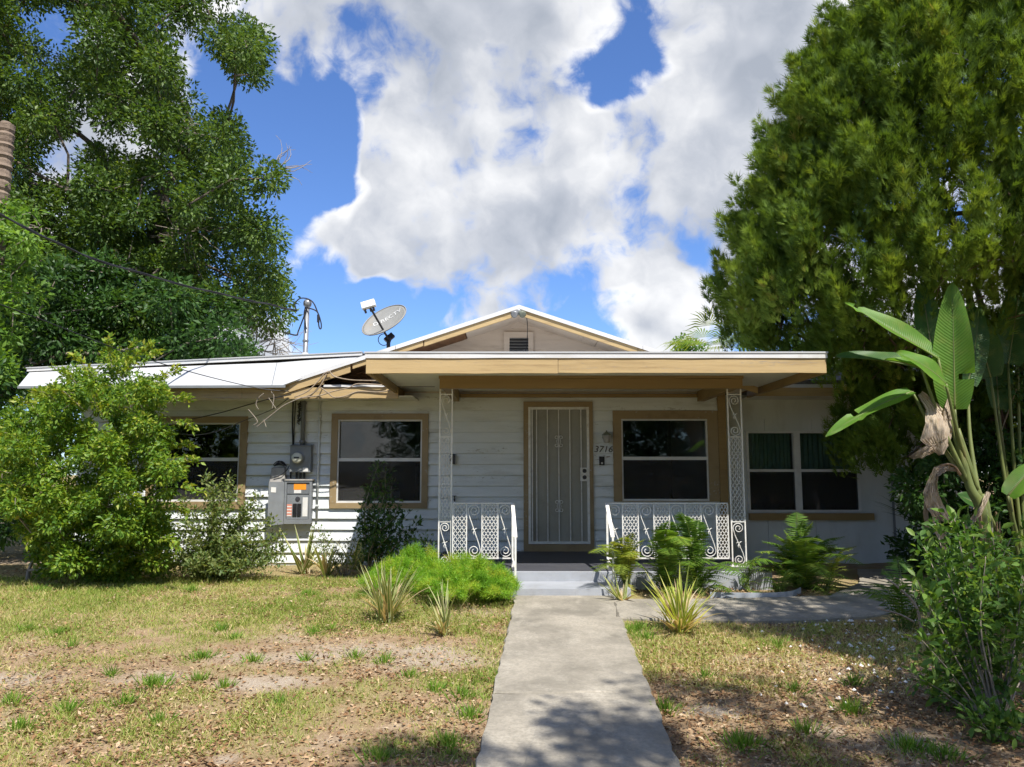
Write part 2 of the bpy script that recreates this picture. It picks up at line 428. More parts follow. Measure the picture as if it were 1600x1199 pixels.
class MB:
    def __init__(self):
        self.v, self.f = [], []

    def add(self, vs, fs):
        n = len(self.v)
        self.v += [tuple(x) for x in vs]
        self.f += [tuple(i + n for i in q) for q in fs]
        return self

    def box(self, x0, x1, y0, y1, z0, z1):
        vs = [(x, y, z) for z in (z0, z1) for y in (y0, y1) for x in (x0, x1)]
        return self.add(vs, [(0, 2, 3, 1), (4, 5, 7, 6), (0, 1, 5, 4), (2, 6, 7, 3), (0, 4, 6, 2), (1, 3, 7, 5)])

    def hexa(self, a):
        """eight corners: bottom ring 0-3, top ring 4-7, both anticlockwise from above"""
        return self.add(a, [(3, 2, 1, 0), (4, 5, 6, 7), (0, 1, 5, 4), (1, 2, 6, 5), (2, 3, 7, 6), (3, 0, 4, 7)])

    def slab(self, pts, d):
        """a polygon given an extrusion vector d"""
        n = len(pts)
        d = Vector(d)
        vs = [Vector(p) for p in pts] + [Vector(p) + d for p in pts]
        fs = [tuple(range(n)), tuple(reversed(range(n, 2 * n)))] + [(i, n + i, n + (i + 1) % n, (i + 1) % n) for i in range(n)]
        return self.add(vs, fs)

    def bar(self, a, b, w, t, side=(0, -1, 0)):
        """a rectangular bar from a to b, t along SIDE, w across"""
        a, b = Vector(a), Vector(b)
        d = (b - a).normalized()
        s = Vector(side)
        s = (s - d * s.dot(d)).normalized()
        c = d.cross(s)
        vs = [p + c * (w / 2 * i) + s * (t / 2 * j) for p in (a, b) for i, j in ((-1, -1), (1, -1), (1, 1), (-1, 1))]
        return self.add(vs, [(3, 2, 1, 0), (4, 5, 6, 7), (0, 1, 5, 4), (1, 2, 6, 5), (2, 3, 7, 6), (3, 0, 4, 7)])

    def tube(self, path, rad, n=6, cap=True):
        path = [Vector(p) for p in path]
        if not hasattr(rad, '__len__'):
            rad = [rad] * len(path)
        base = len(self.v)
        up = Vector((0.31, 0.17, 0.93))
        prev = None
        for i, p in enumerate(path):
            t = (path[min(i + 1, len(path) - 1)] - path[max(i - 1, 0)])
            if t.length < 1e-9:
                t = Vector((0, 0, 1))
            t.normalize()
            if prev is None:
                prev = t.orthogonal().normalized()
            x = (prev - t * prev.dot(t))
            if x.length < 1e-6:
                x = t.orthogonal()
            x.normalize()
            prev = x
            y = t.cross(x)
            for k in range(n):
                a = 2 * math.pi * k / n
                self.v.append(tuple(p + (x * math.cos(a) + y * math.sin(a)) * rad[i]))
        for i in range(len(path) - 1):
            for k in range(n):
                a, b = base + i * n + k, base + i * n + (k + 1) % n
                self.f.append((a, b, b + n, a + n))
        if cap:
            self.f.append(tuple(base + k for k in reversed(range(n))))
            self.f.append(tuple(base + (len(path) - 1) * n + k for k in range(n)))
        return self

    def lathe(self, center, axis, prof, n=20):
        """prof: (radius, distance along axis)"""
        c, ax = Vector(center), Vector(axis).normalized()
        x = ax.orthogonal().normalized()
        y = ax.cross(x)
        base = len(self.v)
        for r, h in prof:
            for k in range(n):
                a = 2 * math.pi * k / n
                self.v.append(tuple(c + ax * h + (x * math.cos(a) + y * math.sin(a)) * r))
        for i in range(len(prof) - 1):
            for k in range(n):
                a, b = base + i * n + k, base + i * n + (k + 1) % n
                self.f.append((a, b, b + n, a + n))
        self.f.append(tuple(base + k for k in reversed(range(n))))
        self.f.append(tuple(base + (len(prof) - 1) * n + k for k in range(n)))
        return self

    def mesh(self, name, smooth=False):
        me = bpy.data.meshes.new(name)
        me.from_pydata(self.v, [], self.f)
        if smooth:
            me.polygons.foreach_set('use_smooth', [True] * len(me.polygons))
        me.update()
        return me

    def build(self, name, m, parent=None, smooth=False):
        return link(name, self.mesh(name, smooth), m, parent)


def bake(name, tv, tf, pos, mats, m, parent=None, rnd=None, smooth=False, edge=None):
    """one mesh out of many copies of a small template (leaves, blades, sprays)"""
    tv, tf = np.asarray(tv, float), np.asarray(tf, int)
    N, k = len(pos), len(tv)
    V = np.einsum('nij,kj->nki', mats, tv) + np.asarray(pos)[:, None, :]
    F = (tf[None] + (np.arange(N) * k)[:, None, None]).reshape(-1, tf.shape[1])
    rnd = rng.random(N) if rnd is None else rnd
    return raw(name, V.reshape(-1, 3), F, np.repeat(rnd, k), m, parent, smooth, None if edge is None else np.tile(edge, N))


def raw(name, V, F, rnd, m, parent=None, smooth=False, edge=None):
    V, F = np.asarray(V, np.float32), np.asarray(F, np.int32)
    me = bpy.data.meshes.new(name)
    me.vertices.add(len(V))
    me.vertices.foreach_set('co', V.ravel())
    s = F.shape[1]
    me.loops.add(F.size)
    me.loops.foreach_set('vertex_index', F.ravel())
    me.polygons.add(len(F))
    me.polygons.foreach_set('loop_start', np.arange(len(F), dtype=np.int32) * s)
    if smooth:
        me.polygons.foreach_set('use_smooth', np.ones(len(F), bool))
    a = me.attributes.new('rnd', 'FLOAT', 'POINT')
    a.data.foreach_set('value', np.clip(np.asarray(rnd, np.float32), 0, 1))
    if edge is not None:
        e = me.attributes.new('edge', 'FLOAT', 'POINT')
        e.data.foreach_set('value', np.asarray(edge, np.float32))
    me.update(calc_edges=True)
    return link(name, me, m, parent)


def unit(a):
    return a / np.maximum(np.linalg.norm(a, axis=-1, keepdims=True), 1e-9)


def frames(axis, normal, scale, wscale=None):
    """matrices whose columns are across, along, normal"""
    a = unit(axis)
    x = unit(np.cross(a, normal))
    n = np.cross(x, a)
    s = np.asarray(scale)[:, None]
    w = s if wscale is None else np.asarray(wscale)[:, None]
    return np.stack([x * w, a * s, n * s], axis=-1)


LEAF_V = [(0, 0, 0), (0.24, 0.42, 0.07), (0, 1, -0.05), (-0.24, 0.42, 0.07)]
LEAF_F = [(0, 1, 2), (0, 2, 3)]
BIG_V = [(0, 0, 0), (0.19, 0.28, 0.06), (0.2, 0.6, 0.05), (0, 1, -0.08), (-0.2, 0.6, 0.05), (-0.19, 0.28, 0.06), (0, 0.3, 0), (0, 0.62, -0.01)]
BIG_F = [(0, 1, 6), (0, 6, 5), (1, 2, 7), (1, 7, 6), (6, 7, 4), (6, 4, 5), (2, 3, 7), (7, 3, 4)]


def rand_dirs(n):
    return unit(rng.normal(size=(n, 3)))


# value noise used to scatter ground cover
_G = np.random.default_rng(3).random((8, 256, 256))


def vnoise(x, y, freq, s=0):
    x, y = np.asarray(x) * freq + 31.7 * s + 100, np.asarray(y) * freq + 17.3 * s + 100
    i, j = np.floor(x).astype(int), np.floor(y).astype(int)
    u, v = x - i, y - j
    u, v = u * u * (3 - 2 * u), v * v * (3 - 2 * v)
    g = _G[s % 8]
    a, b = g[i % 256, j % 256], g[(i + 1) % 256, j % 256]
    c, d = g[i % 256, (j + 1) % 256], g[(i + 1) % 256, (j + 1) % 256]
    return (a * (1 - u) + b * u) * (1 - v) + (c * (1 - u) + d * u) * v


def fbm(x, y, freq, s=0, octs=4):
    t, amp, tot = 0, 1.0, 0
    for o in range(octs):
        t = t + vnoise(x, y, freq * 2 ** o, s + o) * amp
        tot += amp
        amp *= 0.55
    return t / tot


def ground_z(y):
    y = np.asarray(y, float)
    return -0.045 * np.clip(8.6 - y, 0, 6.6)


def ground_at(px, py):
    """where the sight line through a place in the photograph meets the lawn"""
    Y = 6.0
    for _ in range(30):
        z = float(ground_z(Y))
        # depth at which the ray is z high
        lo, hi = 1.0, 40.0
        for _ in range(50):
            mid = (lo + hi) / 2
            if P(px, py, mid).z > z:
                lo = mid
            else:
                hi = mid
        Y = 0.5 * Y + 0.5 * lo
    p = P(px, py, Y)
    p.z = float(ground_z(Y))
    return p

# ------------------------------------------------------------------ ground
WALK = [ground_at(806, 931), ground_at(957, 933), ground_at(1060, 1199), ground_at(745, 1199)]


def lerp_at_y(a, b, y):
    t = (y - a.y) / (b.y - a.y)
    return a.x + (b.x - a.x) * t


def walk_edges(y):
    return lerp_at_y(WALK[0], WALK[3], y), lerp_at_y(WALK[1], WALK[2], y)


SAND = [(ground_at(*a), r) for a, r in (((660, 1020), 0.42), ((560, 1015), .36), ((480, 1028), .26), ((390, 1030), .26), ((255, 1058), .24), ((190, 1062), .12), ((420, 1070), .25), ((880, 1010), .0), ((1190, 1030), .22), ((1110, 1110), .16), ((1420, 1160), .25), ((1290, 1140), .15), ((680, 1030), .4), ((45, 880), .35), ((20, 1060), .25), ((350, 1190), .08))]


def bare(x, y):
    s = np.zeros_like(np.asarray(x, float))
    for p, r in SAND:
        if r > 0:
            d = np.sqrt(((x - p.x) / (r * 1.5)) ** 2 + ((y - p.y) / (r * 0.8)) ** 2)
            s = np.maximum(s, np.clip(1.35 - d, 0, 1) * .8)
    n = fbm(x, y, 1.1, 2)
    return np.clip(s * (0.35 + 1.1 * fbm(x, y, 2.6, 4)) + np.clip((n - 0.62) * 3.0, 0, 0.55), 0, 1)


def greenness(x, y):
    g = fbm(x, y, 0.75, 1) * 0.65 + fbm(x, y, 3.5, 5) * 0.5
    far = np.clip((y - 5.0) / 3.5, 0, 1) * 0.16 + np.clip((-x - 1.5) / 4, 0, 1) * 0.12 - np.clip((x - .8) / 1.0, 0, 1) * .10
    return np.clip((g + far - 0.50) * 3.4 + 0.26, 0, 1) * (1 - 0.9 * bare(x, y))


def build_ground():
    xs = np.concatenate([-np.geomspace(400, 9.6, 26), np.arange(-9.5, 8.01, 0.07), np.geomspace(8.2, 400, 26)])
    ys = np.concatenate([-np.geomspace(400, 0.6, 26), np.arange(-0.5, 1.5, 0.2), np.arange(1.6, 13.0, 0.07), np.geomspace(13.2, 400, 26)])
    X, Y = np.meshgrid(xs, ys, indexing='ij')
    near = ((X > -9.6) & (X < 8.1) & (Y > 1.4) & (Y < 13.2)).astype(float)
    Z = ground_z(Y) + near * ((fbm(X, Y, 0.9, 3) - 0.5) * 0.05 + (fbm(X, Y, 7, 6, 3) - 0.5) * 0.018)
    nx, ny = X.shape
    V = np.stack([X, Y, Z], -1).reshape(-1, 3)
    idx = np.arange(nx * ny).reshape(nx, ny)
    F = np.stack([idx[:-1, :-1], idx[1:, :-1], idx[1:, 1:], idx[:-1, 1:]], -1).reshape(-1, 4)
    m = bpy.data.materials.new('soil')
    m.use_nodes = True
    g = NT(m.node_tree)
    out = g.new('ShaderNodeOutputMaterial')
    b = g.new('ShaderNodeBsdfPrincipled')
    tc = g.new('ShaderNodeTexCoord')
    v = tc.outputs['Object']
    at = g.new('ShaderNodeAttribute', attribute_name='rnd')
    eg = g.new('ShaderNodeAttribute', attribute_name='edge')
    n_f = g.noise(v, 55, 6, 0.7)
    n_m = g.noise(v, 7, 6, 0.65)
    dirt = g.ramp(g.math('ADD', g.math('MULTIPLY', n_f, 0.6), g.math('MULTIPLY', n_m, 0.4)), [(0.3, (0.13, 0.085, 0.05)), (0.5, (0.28, 0.195, 0.115)), (0.68, (0.41, 0.31, 0.195))])
    sand = g.ramp(n_f, [(0.3, (0.26, 0.205, 0.15)), (0.55, (0.38, 0.315, 0.24)), (0.75, (0.47, 0.405, 0.32))])
    thatch = g.ramp(n_f, [(0.3, (0.15, 0.13, 0.05)), (0.6, (0.31, 0.26, 0.115)), (0.75, (0.42, 0.35, 0.18))])
    col = g.mix(g.maprange(g.math('ADD', at.outputs['Fac'], g.math('MULTIPLY', g.math('SUBTRACT', n_m, 0.5), 1.2)), 0.15, 0.85), dirt, sand)
    col = g.mix(g.maprange(g.math('ADD', eg.outputs['Fac'], g.math('MULTIPLY', g.math('SUBTRACT', n_m, 0.5), 0.7)), 0.35, 0.9, 0, 0.8), col, thatch)
    g.put(b.inputs['Base Color'], col)
    b.inputs['Roughness'].default_value = 0.95
    b.inputs['Specular IOR Level'].default_value = 0.1
    bp = g.new('ShaderNodeBump')
    bp.inputs['Distance'].default_value = 0.012
    g.put(bp.inputs['Height'], n_f)
    g.l.new(bp.outputs[0], b.inputs['Normal'])
    g.l.new(b.outputs[0], out.inputs['Surface'])
    MATS['soil'] = m
    o = raw('ground', V, F, bare(X, Y).ravel(), 'soil', None, True, greenness(X, Y).ravel())
    tag(o, 'sandy front yard with patchy grass and dry leaves', kind='structure')


build_ground()


def concrete(name, base, dark, light):
    m = bpy.data.materials.new(name)
    m.use_nodes = True
    g = NT(m.node_tree)
    out = g.new('ShaderNodeOutputMaterial')
    b = g.new('ShaderNodeBsdfPrincipled')
    tc = g.new('ShaderNodeTexCoord')
    v = tc.outputs['Object']
    n1 = g.noise(v, 1.6, 8, 0.65, 0.3)
    n2 = g.noise(v, 40, 6, 0.7)
    n3 = g.noise(g.vmath('MULTIPLY', v, (1, 0.6, 1)), 5, 6, 0.7)
    col = g.mix(g.maprange(n1, 0.38, 0.62), dark, base)
    col = g.mix(g.maprange(n3, 0.52, 0.72, 0, 0.55), col, light)
    col = g.mix(g.maprange(n2, 0.42, 0.66, 0.0, 0.6), col, dark)
    vo = g.new('ShaderNodeTexVoronoi')
    g.put(vo.inputs['Vector'], v)
    vo.inputs['Scale'].default_value = 26
    speck = g.math('MULTIPLY', g.maprange(vo.outputs['Distance'], 0.08, 0.14, 1, 0), g.maprange(g.noise(v, 9, 3), 0.5, 0.62))
    col = g.mix(g.math('MULTIPLY', speck, 0.6), col, light)
    g.put(b.inputs['Base Color'], col)
    b.inputs['Roughness'].default_value = 0.85
    b.inputs['Specular IOR Level'].default_value = 0.25
    bp = g.new('ShaderNodeBump')
    bp.inputs['Distance'].default_value = 0.003
    g.put(bp.inputs['Height'], g.noise(v, 70, 6, 0.7))
    g.l.new(bp.outputs[0], b.inputs['Normal'])
    g.l.new(b.outputs[0], out.inputs['Surface'])
    MATS[name] = m


concrete('concrete_walk', (0.35, 0.315, 0.255), (0.185, 0.168, 0.135), (0.46, 0.42, 0.345))


def paving(name, label, outline, y_of=None):
    """one poured slab: rounded, slightly worn outline with a real edge; outline is a list of (x, y)"""
    pts = []
    n = len(outline)
    for i in range(n):
        a, b = Vector(outline[i]), Vector(outline[(i + 1) % n])
        k = max(2, int((b - a).length / 0.10))
        for j in range(k):
            p = a.lerp(b, j / k)
            q = p + Vector((random.uniform(-1, 1), random.uniform(-1, 1))) * 0.011
            pts.append(q)
    cx = sum(p.x for p in pts) / len(pts)
    cy = sum(p.y for p in pts) / len(pts)
    def ring(inset, dz):
        out = []
        for p in pts:
            d = Vector((cx - p.x, cy - p.y)).normalized() * inset
            q = p + d
            out.append((q.x, q.y, float(ground_z(q.y)) + dz))
        return out
    mb = MB()
    r0, r1, r2 = ring(0, -0.08), ring(0.0, 0.022), ring(0.012, 0.034)
    m = len(pts)
    mb.v = r0 + r1 + r2
    for i in range(m):
        j = (i + 1) % m
        mb.f.append((i, j, m + j, m + i))
        mb.f.append((m + i, m + j, 2 * m + j, 2 * m + i))
    mb.f.append(tuple(range(2 * m, 3 * m)))
    return mb


walk_root = empty('walkway', (0.6, 6.0, 0))
tag(walk_root, 'straight concrete front walk leading to the porch steps', kind='structure')
crackY = ground_at(880, 1091).y
yA, yB = WALK[0].y + 0.02, 1.2
def walk_piece(ya, yb, wobble_a=0.0, wobble_b=0.0):
    la, ra = walk_edges(ya)
    lb, rb = walk_edges(yb)
    out = [(lb, yb), (rb, yb)]
    return [(lb, yb + 0.01), ((lb + rb) / 2 - .15, yb - wobble_b * .6), ((lb + rb) / 2 + .12, yb + wobble_b), (rb, yb - wobble_b), (ra, ya), ((la + ra) / 2 + .12, ya + wobble_a), ((la + ra) / 2 - .15, ya - wobble_a * .6), (la, ya)]
paving('slab', '', walk_piece(yA, crackY + 0.012, 0, 0.03)).build('slab', 'concrete_walk', walk_root)
paving('slab', '', walk_piece(crackY - 0.006, yB, 0.03, 0)).build('slab', 'concrete_walk', walk_root)
side = [ground_at(962, 970), ground_at(1105, 975), ground_at(1250, 974), ground_at(1365, 966), ground_at(1440, 950), ground_at(1425, 915), ground_at(1400, 893), ground_at(1340, 893), ground_at(1345, 915), ground_at(1300, 936), ground_at(1100, 941), ground_at(958, 941)]
sp = empty('side_path', (3, 8.2, 0))
tag(sp, 'shaded concrete side path branching off towards the wing', kind='structure')
paving('slab', '', [(p.x, p.y) for p in side]).build('slab', 'concrete_walk', sp)

# ------------------------------------------------------------------ house
WY = 11.3                                    # face of the front wall
EAVE = 10.6
house = empty('bungalow', (-1.5, WY, 0))
tag(house, 'low white clapboard bungalow with tan trim, front gable and flat-roofed porch', 'house')


def X(px, Y=WY):
    return P(px, 700, Y).x


def Z(py, Y=WY):
    return P(800, py, Y).z


WL_X0, WL_X1 = -6.35, 3.10
WTOP = 2.50
# openings: x0, x1, z0, z1 (clear opening inside the trim)
def opening(a, b, t, d):
    return (X(a), X(b), Z(d), Z(t))
OP_C = opening(244, 375, 661, 784)
OP_A = opening(527.5, 659.5, 656, 786)
OP_DOOR = (X(825.5), X(920.5), 0.205, Z(636.5))
OP_B = opening(971, 1106, 655, 783)
OPS = [OP_C, OP_A, OP_DOOR, OP_B]

wall = MB()
T0, T1 = WY + 0.03, WY + 0.14
def wall_cells(x0, x1, z0, z1, ops):
    xs = sorted({x0, x1, *[o[0] for o in ops], *[o[1] for o in ops]})
    zs = sorted({z0, z1, *[o[2] for o in ops], *[o[3] for o in ops]})
    xs = [x for x in xs if x0 <= x <= x1]
    zs = [z for z in zs if z0 <= z <= z1]
    for i in range(len(xs) - 1):
        for j in range(len(zs) - 1):
            cx, cz = (xs[i] + xs[i + 1]) / 2, (zs[j] + zs[j + 1]) / 2
            if not any(o[0] < cx < o[1] and o[2] < cz < o[3] for o in ops):
                yield xs[i], xs[i + 1], zs[j], zs[j + 1]
for a, b, c, d in wall_cells(WL_X0, WL_X1, -0.05, WTOP, OPS):
    wall.box(a, b, T0, T1, c, d)
front_wall = wall.build('wall', 'siding_white', house)
# other walls, floor and loft floor close the rooms
shell = MB()
shell.box(WL_X0, WL_X0 + 0.12, T1, 18.0, -0.05, WTOP)
shell.box(WL_X1 - 0.12, WL_X1, T1, 18.0, -0.05, WTOP)
shell.box(WL_X0, WL_X1, 18.0, 18.12, -0.05, WTOP)
shell.build('outer_wall', 'panel_white', house)
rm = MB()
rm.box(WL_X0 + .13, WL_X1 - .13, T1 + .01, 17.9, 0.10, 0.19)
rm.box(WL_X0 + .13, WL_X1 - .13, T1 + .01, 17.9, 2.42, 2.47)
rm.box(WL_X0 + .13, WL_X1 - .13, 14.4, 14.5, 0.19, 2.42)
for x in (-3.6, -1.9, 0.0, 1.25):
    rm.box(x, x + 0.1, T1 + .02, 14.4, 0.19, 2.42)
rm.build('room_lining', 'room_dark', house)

# clapboards: each row a board, cut where windows and the door stand
row_z = []
z = Z(623.5)
row_z.append(z)
z = Z(643)
while z > 0.02:
    row_z.append(z)
    z -= 0.157
row_z.append(-0.03)
TRIMO = [(X(232) + .01, X(386) - .01, Z(795) + .01, Z(651) - .01), (X(517.5) + .01, X(669) - .01, Z(794.5) + .01, Z(646.5) - .01), (X(818) + .01, X(926.5) - .01, 0.19, Z(628) - .01), (X(958) + .01, X(1122) - .01, Z(784) + .01, Z(642) - .01)]
prng = random.Random(4)
rows = [(WTOP, row_z[0])] + list(zip(row_z[:-1], row_z[1:]))
for top, bot in rows:
    zs = sorted({bot, top, *[o[2] for o in TRIMO if bot < o[2] < top], *[o[3] for o in TRIMO if bot < o[3] < top]})
    pieces = {}
    for j in range(len(zs) - 1):
        c, d = zs[j], zs[j + 1]
        x = WL_X0
        cuts = sorted([o for o in TRIMO if o[2] <= (c + d) / 2 <= o[3]])
        spans = []
        for o in cuts:
            spans.append((x, o[0]))
            x = o[1]
        spans.append((x, WL_X1))
        # long runs are butted once
        for a, b in spans:
            if b - a < 0.01:
                continue
            mb = MB()
            lo, hi = (c - bot) / (top - bot), (d - bot) / (top - bot)
            f = lambda t: WY + 0.029 - (0.003 + 0.034 * (1 - t))
            jit = prng.uniform(-.002, .002)
            e = -0.013 if c == bot and d - c > .03 else 0.0
            ya, yb = f(lo) + jit, f(hi) + jit
            n = max(1, int((b - a) / 0.5))
            for i in range(n):
                xa, xb = a + (b - a) * i / n, a + (b - a) * (i + 1) / n
                wv = [prng.uniform(-.0018, .0018)] if i == 0 else [w1]
                w1 = prng.uniform(-.0018, .0018) if i < n - 1 else 0
                mb.hexa([(xa, ya, c - e + wv[0]), (xb, ya, c - e + w1), (xb, WY + 0.0295, c - e + w1), (xa, WY + 0.0295, c - e + wv[0]),
                         (xa, yb, d), (xb, yb, d), (xb, WY + 0.0295, d), (xa, WY + 0.0295, d)])
            mb.build('board', 'siding_white', front_wall)


def window(px0, px1, py0, py1, op, mid, trim_mat, Yw=WY, reveal_right=None):
    """px0..py1 bound the painted surround, op the clear opening"""
    x0, x1, z1, z0 = X(px0, Yw), X(px1, Yw), Z(py0, Yw), Z(py1, Yw)
    w = empty('window', ((x0 + x1) / 2, Yw, z0), house)
    f, k = Yw - 0.022, Yw + 0.028
    a, b, c, d = op
    MB().box(x0, x1, f, k, d, z1).build('trim', trim_mat, w)
    MB().box(x0, x1, f, k, z0, c).build('trim', trim_mat, w)
    MB().box(x0, a, f - .002, k, c, d).build('trim', trim_mat, w)
    MB().box(b, x1, f - .002, k, c, d).build('trim', trim_mat, w)
    fr = MB()
    t, y0, y1 = 0.022, Yw - 0.004, Yw + 0.075
    fr.box(a, a + t, y0, y1, c, d).box(b - t, b, y0, y1, c, d).box(a + t, b - t, y0, y1, d - t, d).box(a + t, b - t, y0, y1, c, c + t * 1.3)
    fr.build('frame', 'aluminium_white', w)
    zm = Z(mid, Yw)
    s = MB()
    s.box(a + t, b - t, Yw + 0.004, Yw + 0.05, zm - 0.024, zm + 0.024)
    s.build('sash_rail', 'aluminium_white', w)
    MB().box(a + t, b - t, Yw + 0.048, Yw + 0.052, zm + 0.024, d - t).build('pane', 'glass', w)
    MB().box(a + t, b - t, Yw + 0.030, Yw + 0.034, c + t * 1.3, zm - 0.024).build('pane', 'glass', w)
    MB().box(a + t, b - t, Yw + 0.012, Yw + 0.0135, c + t * 1.3, zm - 0.024).build('screen', 'insect_screen', w)
    return w


wC = window(232, 386, 651, 795.5, OP_C, 718, 'tan_trim')
wA = window(517.5, 669, 646.5, 794.5, OP_A, 718.5, 'tan_trim')
wB = window(958, 1122, 642, 784, OP_B, 716.5, 'tan_trim')
# pale blind hanging in the lower half of the left windows
MB().box(OP_C[0] + .05, OP_C[1] - .05, WY + .20, WY + .21, OP_C[2] - .02, OP_C[2] + .28).build('blind', 'soffit_white', wC)
MB().box(OP_A[0] + .05, OP_A[1] - .35, WY + .22, WY + .23, OP_A[2] - .02, OP_A[2] + .16).build('blind', 'soffit_white', wA)

# door
dr = empty('door', ((OP_DOOR[0] + OP_DOOR[1]) / 2, WY, 0.2), house)
x0, x1, zt = X(818), X(926.5), Z(628)
a, b, c, d = OP_DOOR
zb = Z(850)
MB().box(x0, a, WY - .025, WY + .028, 0.19, zt).build('trim', 'tan_trim', dr)
MB().box(b, x1, WY - .025, WY + .028, 0.19, zt).build('trim', 'tan_trim', dr)
MB().box(a, b, WY - .023, WY + .028, d, zt).build('trim', 'tan_trim', dr)
MB().box(a, b, WY - .035, WY + .10, 0.19, zb - 0.005).build('threshold', 'tan_trim', dr)
fr = MB()
t = 0.035
fr.box(a, a + t, WY - .03, WY + .02, zb, d).box(b - t, b, WY - .03, WY + .02, zb, d).box(a + t, b - t, WY - .03, WY + .02, d - t, d).box(a + t, b - t, WY - .03, WY + .02, zb, zb + t)
fr.box(a + t + .012, a + t + .030, WY - .036, WY + .01, zb + t, d - t)
fr.build('frame', 'white_iron', dr)
MB().box(a + t, b - t, WY + .012, WY + .018, zb + t, d - t).build('sheet', 'door_sheet', dr)
for i, px in enumerate((838.5, 855.5, 873, 890.5, 908)):
    xx = X(px)
    MB().box(xx - .007, xx + .007, WY - .012, WY + .006, zb + t, d - t).build('bar', 'white_iron', dr)
mb = MB()
for zz in (Z(690), Z(751)):
    mb.box(a + t, b - t, WY - .004, WY + .010, zz - .006, zz + .006)
mb.build('cross_rail', 'door_sheet', dr)
xc = X(873)
for py in (690, 791):
    zc = Z(py)
    mb = MB()
    for sx in (-1, 1):
        for sz in (-1, 1):
            pth = []
            for k in range(13):
                tt = k / 12 * 1.6 * math.pi
                rr = 0.030 - 0.017 * k / 12
                pth.append((xc + sx * (0.034 + rr * math.cos(tt + math.pi)), WY - .018, zc + sz * (0.055 + rr * math.sin(tt))))
            mb.tube(pth, 0.006, 5)
    mb.tube([(xc - .03, WY - .018, zc), (xc, WY - .018, zc + .11), (xc + .03, WY - .018, zc), (xc, WY - .018, zc - .11), (xc - .03, WY - .018, zc)], 0.005, 5)
    mb.build('scroll', 'white_iron', dr)
lp = MB().box(X(906), X(919), WY - .042, WY - .012, Z(752), Z(731)).build('lock_plate', 'white_iron', dr)
for py in (736, 746):
    mb = MB()
    mb.lathe((X(912.5), WY - .042, Z(py)), (0, -1, 0), [(.030, 0), (.030, .008), (.024, .012), (.019, .011), (.017, .026), (.004, .028)], 16)
    mb.build('deadbolt', 'dark_metal', dr)

# corner board and frieze
cb = MB().box(X(1122.5), X(1135), WY - .03, WY + .14, 0.19, 2.5).build('corner_board', 'brown_beam', house)

# right wing -------------------------------------------------------------
RY = 11.62
RX0, RX1 = 3.10, 6.9
OP_D1 = (X(1166, RY), X(1242, RY), Z(800, RY), Z(674, RY))
OP_D2 = (X(1248, RY), X(1341, RY), Z(800, RY), Z(674, RY))
OPD = (OP_D1[0], OP_D2[1], OP_D1[2], OP_D1[3])
mb = MB()
for q in wall_cells(RX0, RX1, -0.12, 2.5, [OPD]):
    mb.box(q[0], q[1], RY + .03, RY + .13, q[2], q[3])
mb.box(RX0, RX1, 16, 16.1, -.12, 2.5).box(RX1 - .1, RX1, RY + .13, 16, -.12, 2.5)
wing_wall = mb.build('wing_wall', 'panel_white', house)
# vertical sheet panels
edges = [RX0, X(1196, RY), X(1270, RY), X(1391, RY), 6.35, RX1]
for i in range(len(edges) - 1):
    for q in wall_cells(edges[i] + .003, edges[i + 1] - .003, -0.12, 2.5, [OPD]):
        o = MB().box(q[0], q[1], RY + .012 - .002 * (i % 2), RY + .0295, q[2], q[3]).build('panel', 'panel_white', wing_wall)
MB().box(X(1389.5, RY), X(1393, RY), RY + .002, RY + .011, -.10, 2.4).build('batten', 'box_grey', wing_wall)
MB().box(RX0 + .02, RX1, RY + .000, RY + .0095, Z(655, RY), 2.5).build('frieze_panel', 'panel_white', wing_wall)
rw = empty('window', ((OPD[0] + OPD[1]) / 2, RY, OPD[2]), house)
fr = MB()
t = 0.035
y0, y1 = RY - .01, RY + .07
a, b, c, d = OPD
fr.box(a, a + t, y0, y1, c, d).box(b - t, b, y0, y1, c, d).box(a + t, b - t, y0, y1, d - t * .8, d).box(a + t, b - t, y0, y1, c, c + t * .8)
fr.box(OP_D1[1] - .02, OP_D2[0] + .02, y0, y1, c + t * .8, d - t * .8)
fr.build('frame', 'aluminium_white', rw)
zm = Z(735.5, RY)
for (p, q) in ((a + t, OP_D1[1] - .02), (OP_D2[0] + .02, b - t)):
    MB().box(p, q, RY + .006, RY + .04, zm - .02, zm + .02).build('sash_rail', 'aluminium_white', rw)
    MB().box(p, q, RY + .050, RY + .053, zm + .02, d - t * .8).build('pane', 'glass', rw)
    MB().box(p, q, RY + .036, RY + .039, c + t * .8, zm - .02).build('pane', 'glass', rw)
    MB().box(p, q, RY + .012, RY + .0135, c + t * .8, zm - .02).build('screen', 'insect_screen', rw)
    # pleated curtain
    n = 60
    vs, fs = [], []
    for i in range(n + 1):
        xx = p + (q - p) * i / n
        yy = RY + .16 + 0.018 * math.sin(i * 1.15 + p) + 0.010 * math.sin(i * 0.47)
        vs += [(xx, yy, zm - .06), (xx, yy, d + .02)]
    for i in range(n):
        fs.append((2 * i, 2 * i + 2, 2 * i + 3, 2 * i + 1))
    mb = MB()
    mb.add(vs, fs)
    mb.build('curtain', 'curtain_green', rw, True)
MB().box(X(1166, RY), X(1357, RY), RY - .075, RY + .011, Z(812.5, RY), Z(802, RY)).build('sill', 'brown_beam', rw)
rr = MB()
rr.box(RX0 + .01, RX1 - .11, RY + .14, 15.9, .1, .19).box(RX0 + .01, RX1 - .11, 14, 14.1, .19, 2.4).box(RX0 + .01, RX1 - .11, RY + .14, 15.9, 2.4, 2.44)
rr.build('room_lining', 'room_dark', house)
